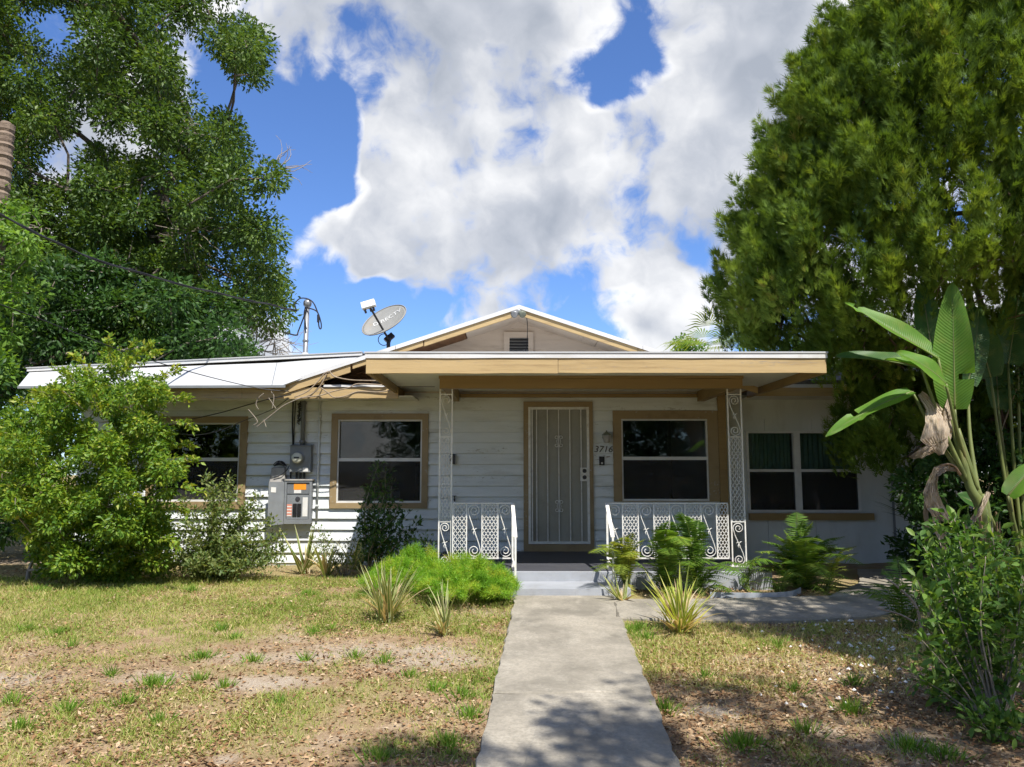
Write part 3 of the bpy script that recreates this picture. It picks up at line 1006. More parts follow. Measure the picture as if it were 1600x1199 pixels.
# wing roof
wr = empty('wing_roof', (5, 11, 2.5), house)
ex0, ex1 = 3.47, 7.5
eY = 10.95
zt, zb = Z(603, eY), Z(619, eY)
pitch = 0.20
MB().slab([(ex0, eY - .03, zt + .02), (ex1, eY - .03, zt + .02), (ex1, 13.9, zt + .02 + 2.95 * pitch), (ex0, 13.9, zt + .02 + 2.95 * pitch)], (0, 0, .05)).build('roof_deck', 'shingle', wr)
MB().slab([(ex0, 13.9, zt + .02 + 2.95 * pitch), (ex1, 13.9, zt + .02 + 2.95 * pitch), (ex1, 17, zt), (ex0, 17, zt)], (0, 0, .05)).build('roof_deck', 'shingle', wr)
for k in range(9):
    yy = eY - .02 + k * 0.19
    zz = zt + .071 + (yy - eY) * pitch
    MB().slab([(ex0, yy, zz), (ex1, yy, zz), (ex1, yy + .21, zz + .21 * pitch), (ex0, yy + .21, zz + .21 * pitch)], (0, 0, .012 + .001 * k % .003)).build('shingle_course', 'shingle', wr)
MB().box(ex0, ex1, eY - .025, eY, zb, zt - .03).build('fascia', 'tan_paint', wr)
MB().box(ex0, ex1, eY - .036, eY + .02, zt - .03, zt + .018).build('drip_edge', 'drip_metal', wr)
MB().box(ex0, ex1, eY, RY + .03, zb + .01, zb + .025).build('soffit', 'soffit_white', wr)

# porch roof --------------------------------------------------------------
pr = empty('porch_roof', (0.9, 8.5, 2.45), house)
PF = 8.5
px0, px1 = P(572, 570, PF).x, P(1291, 570, PF).x
fz0, fz1, fz2 = Z(583.5, PF), Z(560, PF), Z(552.5, PF)
xj = P(872, 570, PF).x
fb = 0.04
def wavy_board(x0, x1, y0, y1, z0, z1, amp, seed):
    r = random.Random(seed)
    mb = MB()
    n = max(3, int((x1 - x0) / 0.3))
    off = [(r.uniform(-amp, amp), r.uniform(-amp, amp)) for _ in range(n + 1)]
    vs, fs = [], []
    for i in range(n + 1):
        x = x0 + (x1 - x0) * i / n
        a, b = off[i]
        vs += [(x, y0 + a * .5, z0 + a), (x, y0 + a * .5, z1 + b), (x, y1, z1 + b), (x, y1, z0 + a)]
    for i in range(n):
        q = 4 * i
        for k in range(4):
            fs.append((q + k, q + (k + 1) % 4, q + 4 + (k + 1) % 4, q + 4 + k))
    fs += [(0, 3, 2, 1), (4 * n, 4 * n + 1, 4 * n + 2, 4 * n + 3)]
    return mb.add(vs, fs)
wavy_board(px0, xj - .002, PF, PF + fb, fz0, fz1, .004, 1).build('fascia', 'tan_paint', pr)
wavy_board(xj + .002, px1, PF, PF + fb, fz0 + .004, fz1, .004, 2).build('fascia', 'tan_paint', pr)
MB().box(px0, px0 + fb, PF + fb, WY + .0, fz0 - .004, fz1).build('side_fascia', 'brown_beam', pr)
MB().box(px1 - fb, px1, PF + fb, WY + .0, fz0 - .004, fz1).build('side_fascia', 'brown_beam', pr)
wavy_board(px0 - .012, px1 + .012, PF - .012, PF + .05, fz1 + .001, fz2, .0025, 3).build('drip_edge', 'drip_metal', pr)
MB().box(px0 - .012, px0 + .05, PF + .05, WY, fz1 + .001, fz2).build('drip_edge', 'drip_metal', pr)
MB().box(px1 - .05, px1 + .012, PF + .05, WY, fz1 + .001, fz2).build('drip_edge', 'drip_metal', pr)
MB().slab([(px0 - .02, PF - .02, fz2 + .001), (px1 + .02, PF - .02, fz2 + .001), (px1 + .02, WY + .5, fz2 + .03), (px0 - .02, WY + .5, fz2 + .03)], (0, 0, .018)).build('roof_deck', 'roof_membrane', pr)
SOF = Z(588, 9.5)
sx = [px0 + fb, px0 + 1.25, px0 + 2.47, px0 + 3.69, px1 - fb]
for i in range(4):
    MB().box(sx[i] + .0015, sx[i + 1] - .0015, PF + fb, WY + .028, SOF, SOF + .012 + .001 * i).build('soffit_panel', 'soffit_white', pr)
CY = 9.5
bx0, bx1 = P(687.5, 600, CY).x, P(1158.5, 600, CY).x
bz0, bz1 = Z(608, CY), SOF - .002
wavy_board(bx0, bx1, CY - .05, CY + .05, bz0, bz1 - .035, .004, 5).build('beam', 'brown_beam', pr)
wavy_board(bx0 - .01, bx1 + .01, CY - .065, CY + .06, bz1 - .034, bz1, .002, 6).build('beam_cap', 'brown_beam', pr)
for xx in (bx0 + .02, bx1 - .12):
    MB().box(xx, xx + .10, CY + .051, WY, bz0 + .01, bz1).build('side_beam', 'brown_beam', pr)
MB().box(bx0 + .13, bx1 - .13, WY - .045, WY - .002, Z(621.5), Z(616)).build('ledger', 'brown_beam', pr)

# gable -------------------------------------------------------------------
gr = empty('gable_roof', (0, EAVE, 2.6), house)
ridge = P(811, 478, EAVE)
rx, rz = ridge.x, ridge.z
PIT = 0.333
halfw = 3.30
def gz_at(x):
    return rz - abs(x - rx) * PIT
BACK = 18.6
for sgn in (-1, 1):
    xe = rx + sgn * halfw
    ze = gz_at(xe)
    top = [(rx, EAVE - .02, rz), (xe, EAVE - .02, ze), (xe, BACK, ze), (rx, BACK, rz)]
    if sgn > 0:
        top = top[::-1]
    MB().slab([(p[0], p[1], p[2] - .03) for p in top], (0, 0, -.03)).build('roof_deck', 'raw_wood', gr)
    MB().slab([(p[0], p[1], p[2]) for p in top], (0, 0, -.028)).build('shingle_layer', 'shingle', gr)
    # white metal rake edge, in two lengths
    def along(t):
        return rx + sgn * halfw * t
    for t0, t1 in ((0.0, .52), (.522, 1.0)):
        a, b = along(t0), along(t1)
        MB().slab([(a, EAVE - .045, gz_at(a) + .004), (b, EAVE - .045, gz_at(b) + .004), (b, EAVE - .045, gz_at(b) - .052), (a, EAVE - .045, gz_at(a) - .052)], (0, .02, 0)).build('rake_edge', 'drip_metal', gr)
    for t0, t1, hgt, dz in (((0.0, .40, .085, 0), (.405, .70, .07, -.004), (.71, 1.0, .11, .0)) if sgn < 0 else ((0.0, .5, .085, 0), (.502, 1.0, .085, -.003))):
        a, b = along(t0), along(t1)
        MB().slab([(a, EAVE - .022, gz_at(a) - .053 + dz), (b, EAVE - .022, gz_at(b) - .053 + dz), (b, EAVE - .022, gz_at(b) - .053 - hgt + dz), (a, EAVE - .022, gz_at(a) - .053 - hgt + dz)], (0, .035, 0)).build('rake_board', 'tan_paint', gr)
    # underside boards: painted soffit, left bare where boards have fallen away
    spans = ((0.0, .23), (.235, .62)) if sgn < 0 else ((0.0, .34), (.343, .98))
    for i, (t0, t1) in enumerate(spans):
        a, b = along(t0), along(t1)
        bare_wood = sgn < 0 and i == 1
        MB().slab([(a, EAVE + .014, gz_at(a) - .075), (b, EAVE + .014, gz_at(b) - .075), (b, WY + .06, gz_at(b) - .075), (a, WY + .06, gz_at(a) - .075)], (0, 0, -.014)).build('soffit_panel', 'raw_wood' if bare_wood else 'gable_cream', gr)
# gable wall with wide boards and vent
gw = empty('gable_wall', (rx, WY + .05, 2.5), house)
gz0 = 2.5
zs = [gz0, Z(549), Z(531), Z(513), Z(497), rz - .09]
VX0, VX1, VZ0, VZ1 = X(787), X(834), Z(556), Z(519)
for i in range(5):
    a, b = zs[i], zs[i + 1]
    wa, wb = (rz - .085 - a) / PIT, max(0.0, (rz - .085 - b) / PIT)
    off = .008
    mb = MB()
    mb.hexa([(rx - wa, WY + .04 - .014, a), (rx + wa, WY + .04 - .014, a), (rx + wa, WY + .10, a), (rx - wa, WY + .10, a),
             (rx - wb, WY + .04, b), (rx + wb, WY + .04, b), (rx + wb, WY + .10, b), (rx - wb, WY + .10, b)])
    mb.build('board', 'gable_cream', gw)
vt = empty('gable_vent', (rx, WY, 2.7), house)
mb = MB()
mb.box(VX0, X(796), WY - .005, WY + .02, VZ0, VZ1).box(X(826), VX1, WY - .005, WY + .02, VZ0, VZ1).box(X(796), X(826), WY - .005, WY + .02, Z(528), VZ1)
mb.build('frame', 'gable_cream', vt)
MB().box(X(796), X(826), WY + .018, WY + .024, VZ0, Z(528)).build('backing', 'black_plastic', vt)
for k in range(6):
    zz = Z(553 - k * 4.6)
    MB().slab([(X(796), WY - .008, zz), (X(826), WY - .008, zz), (X(826), WY + .015, zz + .022), (X(796), WY + .015, zz + .022)], (0, 0, .005)).build('slat', 'galvanised', vt)

# left side roof ----------------------------------------------------------
lr = empty('side_roof', (-4, EAVE, 2.5), house)
A, B, C, D = P(28, 604, 10.50), P(442, 602, 10.50), P(566, 556, 10.72), P(47, 581, 10.95)
mid_t = P(432, 567, 10.76)
mid_b = P(424, 602.5, 10.50)
MB().slab([A, mid_b, mid_t, D], (0, .02, -.012)).build('apron', 'roof_membrane', lr)
MB().slab([mid_b + Vector((.012, 0, 0)), B, C, mid_t + Vector((.012, 0, 0))], (0, .02, -.012)).build('apron', 'roof_membrane', lr)
MB().slab([mid_b, mid_b + Vector((.012, 0, 0)), mid_t + Vector((.012, 0, 0)), mid_t], (0, .025, -.02)).build('seam', 'box_grey', lr)
u = Vector((0, 0, .042))
MB().slab([D + Vector((-.03, -.03, 0)), C + Vector((0, -.03, 0)), C + Vector((0, -.03, 0)) + u, D + Vector((-.03, -.03, 0)) + u], (0, .05, 0)).build('drip_edge', 'drip_metal', lr)
MB().slab([D + u * 1.02 + Vector((-.04, -.04, 0)), C + u * 1.02 + Vector((0, -.04, 0)), Vector((C.x, 18.5, C.z + .02)), Vector((D.x, 18.5, D.z - .08))], (0, 0, .015)).build('roof_deck', 'roof_membrane', lr)
# horizontal eave fascia with a thin metal lip
fx0, fx1 = P(48, 615, EAVE).x, P(622, 615, EAVE).x
f0, f1 = Z(623, EAVE), Z(605.5, EAVE)
cut = P(240, 615, EAVE).x, P(378, 615, EAVE).x
for i, (a, b) in enumerate(((fx0, cut[0]), (cut[0] + .003, cut[1]), (cut[1] + .003, fx1))):
    wavy_board(a, b, EAVE, EAVE + .035, f0, f1, .006, 20 + i).build('fascia', 'tan_paint', lr)
MB().slab([P(28, 604, 10.50) + Vector((0, -.01, -.03)), P(446, 602.5, 10.50) + Vector((0, -.01, -.03)), P(446, 602.5, 10.50) + Vector((0, -.01, .004)), P(28, 604, 10.50) + Vector((0, -.01, .004))], (0, .02, 0)).build('drip_lip', 'box_grey', lr)
MB().box(fx0, fx1 + .2, EAVE + .035, WY + .028, f0 + .03, f0 + .045).build('soffit', 'soffit_white', lr)
# the eave that runs on under the gable: lip, old roofing, triangular boxed end
e0 = P(506, 600, EAVE).x
MB().box(e0, fx1 - .02, EAVE - .015, EAVE + .05, f1 + .004, f1 + .034).build('drip_edge', 'drip_metal', lr)
MB().slab([(e0, EAVE + .05, f1 + .01), (fx1 + .5, EAVE + .05, f1 + .01), (fx1 + .5, WY + .03, f1 + .13), (e0, WY + .03, f1 + .13)], (0, 0, .02)).build('lower_roof', 'shingle', lr)
g0, g1, g2 = P(444, 603, EAVE), P(506, 601, EAVE), P(506, 580, EAVE)
MB().slab([g0, g1, g2], (0, .03, 0)).build('boxed_end', 'tan_paint', lr)
MB().box(rx - halfw + .3, P(580, 600, WY).x, WY + .0285, WY + .06, 2.45, 2.9).build('inner_board', 'raw_wood', lr)

# porch slab and steps ----------------------------------------------------
ps = empty('porch', (1, 10, 0), house)
PFY = 9.0
MB().box(P(670, 890, 9.3).x, X(1199, PFY), PFY, WY + .02, -0.25, 0.196).build('slab', 'step_paint', ps)
MB().box(P(670, 890, 9.3).x + .0, X(1199, PFY), PFY + .10, WY - .001, 0.196, 0.202).build('floor_paint', 'porch_floor', ps)
st = MB()
sx0, sx1 = -0.05, 1.17
MB().box(sx0, sx1 + .1, 8.42, PFY - .001, -0.3, 0.093).build('step', 'step_paint', ps)

# ------------------------------------------------------------------ ornamental ironwork
def lattice(mb, x0, x1, z0, z1, y, cw=0.044, ch=0.070, w=0.0078):
    """expanded-metal mesh of diamonds between two uprights"""
    nx = max(2, round((x1 - x0) / cw))
    nz = max(2, round((z1 - z0) / ch))
    dx, dz = (x1 - x0) / nx, (z1 - z0) / nz
    for i in range(nx * 2):
        for j in range(nz * 2):
            if (i + j) % 2 == 0:
                a, b = (x0 + i * dx / 2, z0 + j * dz / 2), (x0 + (i + 1) * dx / 2, z0 + (j + 1) * dz / 2)
            else:
                a, b = (x0 + i * dx / 2, z0 + (j + 1) * dz / 2), (x0 + (i + 1) * dx / 2, z0 + j * dz / 2)
            mb.bar((a[0], y, a[1]), (b[0], y, b[1]), w, 0.004)
    return mb


def spiral(cx, cz, y, r, start, turns, sgn, inner=0.22, n=26):
    pts = []
    for k in range(n + 1):
        t = k / n
        a = start + sgn * turns * 2 * math.pi * t
        rr = r * (1 - (1 - inner) * t)
        pts.append((cx + rr * math.cos(a), y, cz + rr * math.sin(a)))
    return pts


def scroll_panel(mb, x0, x1, z0, z1, y, rad=0.0058, flip=1):
    """an S scroll: curl at the top, stem with a leaf, curl at the foot"""
    w = x1 - x0
    cx = (x0 + x1) / 2
    r = w * 0.44
    top = spiral(cx, z1 - r - .004, y, r, math.pi if flip > 0 else 0, 1.7, -flip)
    bot = spiral(cx, z0 + r + .004, y, r, 0 if flip > 0 else math.pi, 1.7, -flip)
    mb.tube(top, rad, 5)
    mb.tube(bot, rad, 5)
    mb.tube([top[0], (cx - flip * w * .30, y, z1 - 2 * r - .02), (cx, y, (z0 + z1) / 2), (cx + flip * w * .30, y, z0 + 2 * r + .02), bot[0]], rad, 5)
    zc = (z0 + z1) / 2
    for s in (-1, 1):
        mb.tube([(cx, y, zc), (cx + s * .016, y - .004, zc + .022), (cx + s * .034, y - .006, zc + .018 + s * .012)], [.005, .006, .002], 5)
        mb.tube([(cx, y, zc), (cx - s * .012, y - .004, zc - .024), (cx - s * .006, y - .006, zc - .046)], [.005, .006, .002], 5)
    return mb


def column(pxl, pxr, zfoot):
    y = CY
    x0, x1 = P(pxl, 700, y).x, P(pxr, 700, y).x
    c = empty('porch_column', ((x0 + x1) / 2, y, zfoot), house)
    t = 0.016
    for x in (x0, x1):
        MB().box(x - t / 2, x + t / 2, y - t / 2, y + t / 2, zfoot, bz0 - .001).build('upright', 'white_iron', c)
    levels = [Z(616.5, y), Z(683, y), Z(815.5, y)]
    for zz in levels:
        MB().box(x0 + t / 2, x1 - t / 2, y - .006, y + .006, zz - .007, zz + .007).build('crossbar', 'white_iron', c)
    a, b = x0 + t / 2, x1 - t / 2
    lattice(MB(), a, b, levels[2] + .007, levels[1] - .007, y, cw=.052, ch=.080).build('mesh_panel', 'white_iron', c)
    scroll_panel(MB(), a, b, levels[1] + .008, levels[0] - .008, y, .0052, 1).build('scroll', 'white_iron', c)
    scroll_panel(MB(), a, b, zfoot + .01, levels[2] - .008, y, .0052, 1).build('scroll', 'white_iron', c)
    MB().box(x0 - .03, x1 + .03, y - .05, y + .05, zfoot - .001, zfoot + .008).build('foot_plate', 'white_iron', c)
    return x0, x1


cl = column(687, 706, 0.202)
cr = column(1139, 1160, 0.202)


def railing(label, pxs, kinds, post_side, group):
    y = 9.46
    xs = [P(p, 830, y).x for p in pxs]
    z0, z1 = Z(872.5, y), Z(786.5, y)
    r = empty('porch_railing', ((xs[0] + xs[-1]) / 2, y, 0.2))
    tag(r, label, 'railing', group)
    MB().box(xs[0], xs[-1], y - .017, y + .017, z1 - .008, z1 + .006).build('top_rail', 'white_iron', r)
    MB().box(xs[0], xs[-1], y - .010, y + .010, z0 - .008, z0 + .008).build('bottom_rail', 'white_iron', r)
    t = .013
    for x in xs:
        MB().box(x - t / 2, x + t / 2, y - t / 2, y + t / 2, z0 + .008, z1 - .008).build('upright', 'white_iron', r)
    for i, k in enumerate(kinds):
        a, b = xs[i] + t / 2, xs[i + 1] - t / 2
        if k == 'm':
            lattice(MB(), a, b, z0 + .008, z1 - .008, y).build('mesh_panel', 'white_iron', r)
        else:
            scroll_panel(MB(), a, b, z0 + .009, z1 - .009, y).build('scroll', 'white_iron', r)
    # sloping hand rail down the steps
    xe = xs[-1] if post_side > 0 else xs[0]
    xf = xe + (0.030 if post_side > 0 else -0.04)
    yl = 8.62
    zl = Z(840, yl)
    MB().bar((xe, y - .017, z1 - .002), (xf, yl, zl), .042, .014, side=(0, 0, 1)).build('hand_rail', 'white_iron', r)
    MB().box(xe - .012, xe + .012, y - .03, y - .0175, 0.197, z1 - .02).build('post', 'white_iron', r)
    MB().box(xf - .011, xf + .011, yl - .011, yl + .011, 0.088, zl - .004).build('post', 'white_iron', r)
    MB().bar((xe, y - .03, z0), (xf, yl + .011, 0.27), .016, .010, side=(0, 0, 1)).build('lower_bar', 'white_iron', r)
    return r


railing('short white iron railing between the mailbox-side column and the steps', [707.5, 729, 753, 778, 801], 'msms', 1, 'porch railings')
railing('long white iron railing with four scrolls below the porch window', [948.5, 973, 997.5, 1022, 1046.5, 1071, 1096, 1120, 1138], 'smsmsmsm', -1, 'porch railings')

# ------------------------------------------------------------------ things on the front wall
def textmesh(name, s, size, depth, m, matrix, parent=None, shear=0.0):
    cu = bpy.data.curves.new(name, 'FONT')
    cu.body, cu.size, cu.extrude = s, size, depth
    cu.align_x, cu.align_y = 'CENTER', 'CENTER'
    cu.shear = shear
    cu.resolution_u = 3
    tmp = bpy.data.objects.new('tmp', cu)
    COL.objects.link(tmp)
    dg = bpy.context.evaluated_depsgraph_get()
    me = bpy.data.meshes.new_from_object(tmp.evaluated_get(dg))
    bpy.data.objects.remove(tmp)
    me.name = name
    me.transform(matrix)
    me.materials.clear()
    return me


# house number
hn = empty('house_number', (X(942), WY, Z(702)))
tag(hn, 'house number 3716 in thin dark digits beside the door', 'house number')
for i, ch in enumerate('3716'):
    xx = X(931.5 + i * 7.4)
    m = Matrix.Translation((xx, WY - .004, Z(702.5))) @ Matrix.Rotation(R(90), 4, 'X') @ Matrix.Rotation(R(-6), 4, 'Z')
    link('digit', textmesh('digit', ch, 0.135, .003, None, m, shear=.15), 'number_dark', hn)

pl = empty('porch_lamp', (X(947), WY, Z(693)))
tag(pl, 'small weathered wall lantern above the house number', 'wall lamp')
xx, zz, yy = X(947), Z(686), WY - .09
MB().lathe((xx, WY + .012, Z(683)), (0, -1, 0), [(.055, 0), (.055, .012), (.03, .022), (.012, .03), (.012, .09)], 14).build('back_plate', 'lamp_bronze', pl, True)
MB().lathe((xx, yy, Z(692.5)), (0, 0, 1), [(.030, 0), (.045, .012), (.062, .10), (.066, .108)], 6).build('glass_shade', 'box_pale', pl)
MB().lathe((xx, yy, Z(692.5) + .108), (0, 0, 1), [(.074, 0), (.070, .012), (.03, .042), (.010, .055), (.012, .066), (.002, .074)], 10).build('cap', 'lamp_bronze', pl)

db = empty('doorbell_camera', (X(940), WY, Z(720)))
tag(db, 'black doorbell with a round silver button under the number', 'doorbell')
MB().box(X(936), X(944), WY - .022, WY + .012, Z(727), Z(713.5)).build('housing', 'black_plastic', db)
MB().lathe((X(940), WY - .022, Z(724)), (0, -1, 0), [(.014, 0), (.014, .003), (.009, .005)], 14).build('button', 'label_white', db)

mbx = empty('mailbox', (X(710), WY - .05, Z(719)))
tag(mbx, 'dark metal mailbox on the wall behind the porch column', 'mailbox')
MB().box(X(704), X(711.5), WY - .075, WY + .006, Z(725.5), Z(713)).build('case', 'dark_metal', mbx)
MB().slab([(X(703.5), WY - .085, Z(714)), (X(712), WY - .085, Z(714)), (X(712), WY + .008, Z(710.5)), (X(703.5), WY + .008, Z(710.5))], (0, 0, .008)).build('lid', 'dark_metal', mbx)
hb = empty('hose_tap', (X(711), WY, Z(778)))
tag(hb, 'small dark tap on the wall above the short railing', 'tap')
MB().tube([(X(711), WY + .012, Z(780)), (X(711), WY - .05, Z(780)), (X(711.5), WY - .07, Z(783))], .012, 7).build('spout', 'dark_metal', hb)
MB().lathe((X(711), WY - .045, Z(779)), (0, 0, 1), [(.006, 0), (.006, .03), (.03, .032), (.03, .04)], 10).build('handle', 'dark_metal', hb)

# plastic chair top behind the rail is only a rim in view: a low white planter box on the porch
# meter, breaker panel, telephone box
em = empty('electric_meter', (X(473), WY - .06, Z(720)))
tag(em, 'grey electric meter box with round glass meter under the conduit', 'electric meter')
MB().box(X(457.5), X(489.5), WY - .13, WY + .012, Z(738), Z(697.5)).build('case', 'box_grey', em)
MB().slab([(X(456.5), WY - .145, Z(698)), (X(490.5), WY - .145, Z(698)), (X(490.5), WY + .012, Z(695.5)), (X(456.5), WY + .012, Z(695.5))], (0, 0, .008)).build('hood', 'box_grey', em)
MB().lathe((X(470), WY - .13, Z(716)), (0, -1, 0), [(.092, 0), (.092, .018), (.078, .022)], 24).build('ring', 'box_grey', em)
MB().lathe((X(470), WY - .15, Z(716)), (0, -1, 0), [(.078, 0), (.076, .045), (.066, .058), (.02, .062)], 24).build('glass_dome', 'meter_face', em, True)
MB().box(X(466), X(474), WY - .214, WY - .2115, Z(717), Z(714.5)).build('display', 'dark_metal', em)
MB().box(X(478), X(486), WY - .1325, WY - .1302, Z(737), Z(731)).build('sticker', 'label_white', em)
mb = MB()
for px in (466, 472, 478):
    mb.tube([(X(px), WY - .05, Z(738)), (X(px) + .004, WY - .055, Z(748.5))], .017, 7)
mb.build('nipple', 'black_plastic', em)

bp = empty('breaker_panel', (X(470), WY - .06, Z(818)))
tag(bp, 'open grey breaker panel with orange sticker below the meter', 'breaker panel')
BY = WY - .12
mb = MB()
mb.box(X(452), X(491.5), BY + .02, WY + .012, Z(817), Z(752))
mb.build('case', 'box_grey', bp)
mb = MB()
f = BY
for (a, b, c, d) in ((451, 454, 818, 751), (489, 492.5, 818, 751), (454, 489, 818, 811), (454, 489, 754, 751)):
    mb.box(X(a), X(b), f - .01, f + .0195, Z(c), Z(d))
mb.build('rim', 'box_grey', bp)
MB().box(X(450.5), X(493), f - .02, WY + .012, Z(751) + .0005, Z(748.8)).build('hood', 'box_pale', bp)
MB().box(X(454.5), X(488.5), f + .006, f + .0195, Z(771.5), Z(755)).build('cover_plate', 'pipe_grey', bp)
MB().box(X(454.5), X(488.5), f + .010, f + .0195, Z(810.5), Z(773)).build('dead_front', 'box_grey', bp)
MB().box(X(464.5), X(483.5), f + .0035, f + .0058, Z(765.2), Z(756)).build('sticker', 'label_orange', bp)
MB().box(X(465), X(476), f + .0035, f + .0058, Z(770.5), Z(765.5)).build('sticker', 'label_white', bp)
MB().box(X(453.5) + .012, X(462.5), f + .0075, f + .0098, Z(806.5), Z(787.5)).build('sticker', 'label_red', bp)
for k in range(4):
    MB().box(X(455), X(462), f + .006, f + .0074, Z(806.3 - k * 4.7), Z(804.6 - k * 4.7)).build('sticker_line', 'label_white', bp)
MB().box(X(478.7), X(486.5), f + .0075, f + .0098, Z(806.5), Z(777)).build('sticker', 'label_white', bp)
for k in range(5):
    for px in (464.2, 471.0):
        MB().box(X(px), X(px + 5.8), f - .004, f + .0098, Z(805.5 - k * 3.9), Z(802.2 - k * 3.9)).build('breaker', 'black_plastic', bp)
MB().lathe((X(471), f + .0098, Z(779.5)), (0, -1, 0), [(.035, 0), (.034, .006), (.028, .008)], 14).build('knockout', 'dark_metal', bp)
# open door hanging to the left
MB().hexa([(X(428.5), f - .075, Z(820)), (X(450.3), f - .01, Z(818.5)), (X(450.3), f + .002, Z(818.5)), (X(428.5), f - .063, Z(820)),
           (X(428.5), f - .075, Z(753)), (X(450.3), f - .01, Z(753)), (X(450.3), f + .002, Z(753)), (X(428.5), f - .063, Z(753))]).build('panel_door', 'box_grey', bp)
MB().hexa([(X(432), f - .069, Z(769)), (X(439), f - .048, Z(769.5)), (X(439), f - .0465, Z(769.5)), (X(432), f - .0665, Z(769)),
           (X(432), f - .069, Z(761)), (X(439), f - .048, Z(761.5)), (X(439), f - .0465, Z(761.5)), (X(432), f - .0665, Z(761))]).build('sticker', 'label_white', bp)

tb = empty('telephone_box', (X(438), WY - .05, Z(756)))
tag(tb, 'weathered pale utility box with black cables coiled on top', 'utility box')
MB().hexa([(X(425.5), WY - .09, Z(757)), (X(450), WY - .09, Z(757)), (X(450), WY + .012, Z(757)), (X(425.5), WY + .012, Z(757)),
           (X(428), WY - .075, Z(731)), (X(447.5), WY - .075, Z(731)), (X(447.5), WY + .012, Z(730)), (X(428), WY + .012, Z(730))]).build('case', 'box_pale', tb)
mb = MB()
r5 = random.Random(8)
for k in range(5):
    c = [X(430 + r5.random() * 4), X(446 + r5.random() * 5)]
    hh = Z(729 - r5.random() * 2), Z(719 + r5.random() * 8)
    pts = [(c[0] + (c[1] - c[0]) * t, WY - .05 - .02 * math.sin(3 * t + k), hh[0] + (hh[1] - hh[0]) * math.sin(math.pi * t)) for t in np.linspace(0, 1, 10)]
    mb.tube(pts, .007, 5)
mb.tube([P(428, 747, WY - .1), P(440, 742, WY - .11), P(449, 734, WY - .1), P(452, 728, WY - .06)], .006, 5)
mb.build('cable', 'black_plastic', tb)

# service mast ---------------------------------------------------------------
sm = empty('service_mast', (X(473), WY, Z(697)))
tag(sm, 'galvanised service mast with weatherhead rising through the roof beside the dish', 'service mast')
mx, my = X(473.5), WY - .045
MB().tube([(mx, my, Z(696.5)), (mx, my, Z(606))], .032, 10).build('conduit', 'pipe_grey', sm, True)
top = P(480, 478, my)
MB().tube([(mx + .0, my, Z(606)), (mx, my, 2.75), (top.x, my, top.z)], .036, 12).build('mast_pipe', 'galvanised', sm, True)
MB().lathe((mx + .002, my, P(480, 562, my).z), (0, 0, 1), [(.14, 0), (.10, .03), (.055, .075), (.040, .10)], 14).build('roof_boot', 'roof_membrane', sm, True)
MB().lathe((top.x, my, top.z - .02), (0.15, -.25, 1), [(.038, 0), (.058, .02), (.062, .07), (.045, .105), (.012, .118)], 12).build('weatherhead', 'galvanised', sm, True)
MB().lathe((top.x, my - .05, top.z + .03), (0.1, -1, -.2), [(.040, 0), (.034, .012)], 12).build('opening', 'black_plastic', sm)
for py in (533, 690, 630):
    z_ = P(480, py, my).z
    MB().tube([(mx, my, z_ - .015), (mx, my, z_ + .015)], .044, 10).build('clamp', 'pipe_grey', sm)

def smooth_path(pts, n=8):
    """Catmull-Rom through points"""
    pts = [Vector(p) for p in pts]
    q = [pts[0] * 2 - pts[1]] + pts + [pts[-1] * 2 - pts[-2]]
    out = []
    for i in range(1, len(q) - 2):
        for k in range(n):
            t = k / n
            a, b, c, d = q[i - 1], q[i], q[i + 1], q[i + 2]
            out.append(0.5 * ((2 * b) + (c - a) * t + (2 * a - 5 * b + 4 * c - d) * t * t + (3 * b - a - 3 * c + d) * t ** 3))
    out.append(pts[-1])
    return out

mb = MB()
hY = my - .06
mb.tube(smooth_path([P(480, 480, hY), P(473, 500, hY), P(466, 518, hY), P(463, 524, hY - .05), P(445, 520, hY)]), .011, 6)
mb.tube(smooth_path([P(481, 481, hY), P(495, 487, hY), P(501, 502, hY), P(502, 512, hY), P(500, 514, hY), P(498, 508, hY), P(497.5, 492, hY)]), .010, 6)
mb.tube(smooth_path([P(477, 480, hY), P(475, 492, hY), P(477, 505, hY), P(479, 515, hY)]), .009, 6)
mb.tube(smooth_path([P(464, 487, hY), P(461, 476, hY), P(468, 467, hY), P(480, 467, hY), P(490, 474, hY), P(497, 490, hY)]), .010, 6)
mb.tube([P(497.3, 492, hY), P(497.3, 504, hY)], .019, 8)
mb.build('drip_loop', 'black_plastic', sm)
mb = MB()
mb.tube(smooth_path([P(458, 625, WY - .03), P(457, 660, WY - .03), P(457.5, 700, WY - .03), P(455, 726, WY - .03), P(454, 748, WY - .03)]), .013, 6)
mb.tube(smooth_path([P(462, 626, WY - .02), P(460, 660, WY - .02), P(459, 690, WY - .02), P(458, 735, WY - .02)]), .006, 5)
mb.build('riser_cable', 'black_plastic', sm)
mb = MB()
for k in range(26):
    zz = Z(628 + k * 1.25)
    mb.tube([(mx - .045 + random.uniform(-.02, .02), my - .01, zz), (mx - .055 + random.uniform(-.03, .02), my - .03, zz - .03), (mx - .05, my - .02, zz - .05)], .008, 4)
mb.build('old_vine', 'black_plastic', sm)
dp = empty('wall_pipe', (X(498.5), WY, 0.4))
tag(dp, 'thin white vertical pipe on the clapboards beside the left window', 'pipe')
MB().tube([(X(498.5), WY - .018, Z(627)), (X(498.5), WY - .018, Z(812))], .017, 8).build('pipe', 'siding_white', dp, True)
for py in (650, 720, 790):
    MB().box(X(496), X(501), WY - .04, WY + .012, Z(py) - .01, Z(py) + .01).build('strap', 'siding_white', dp)

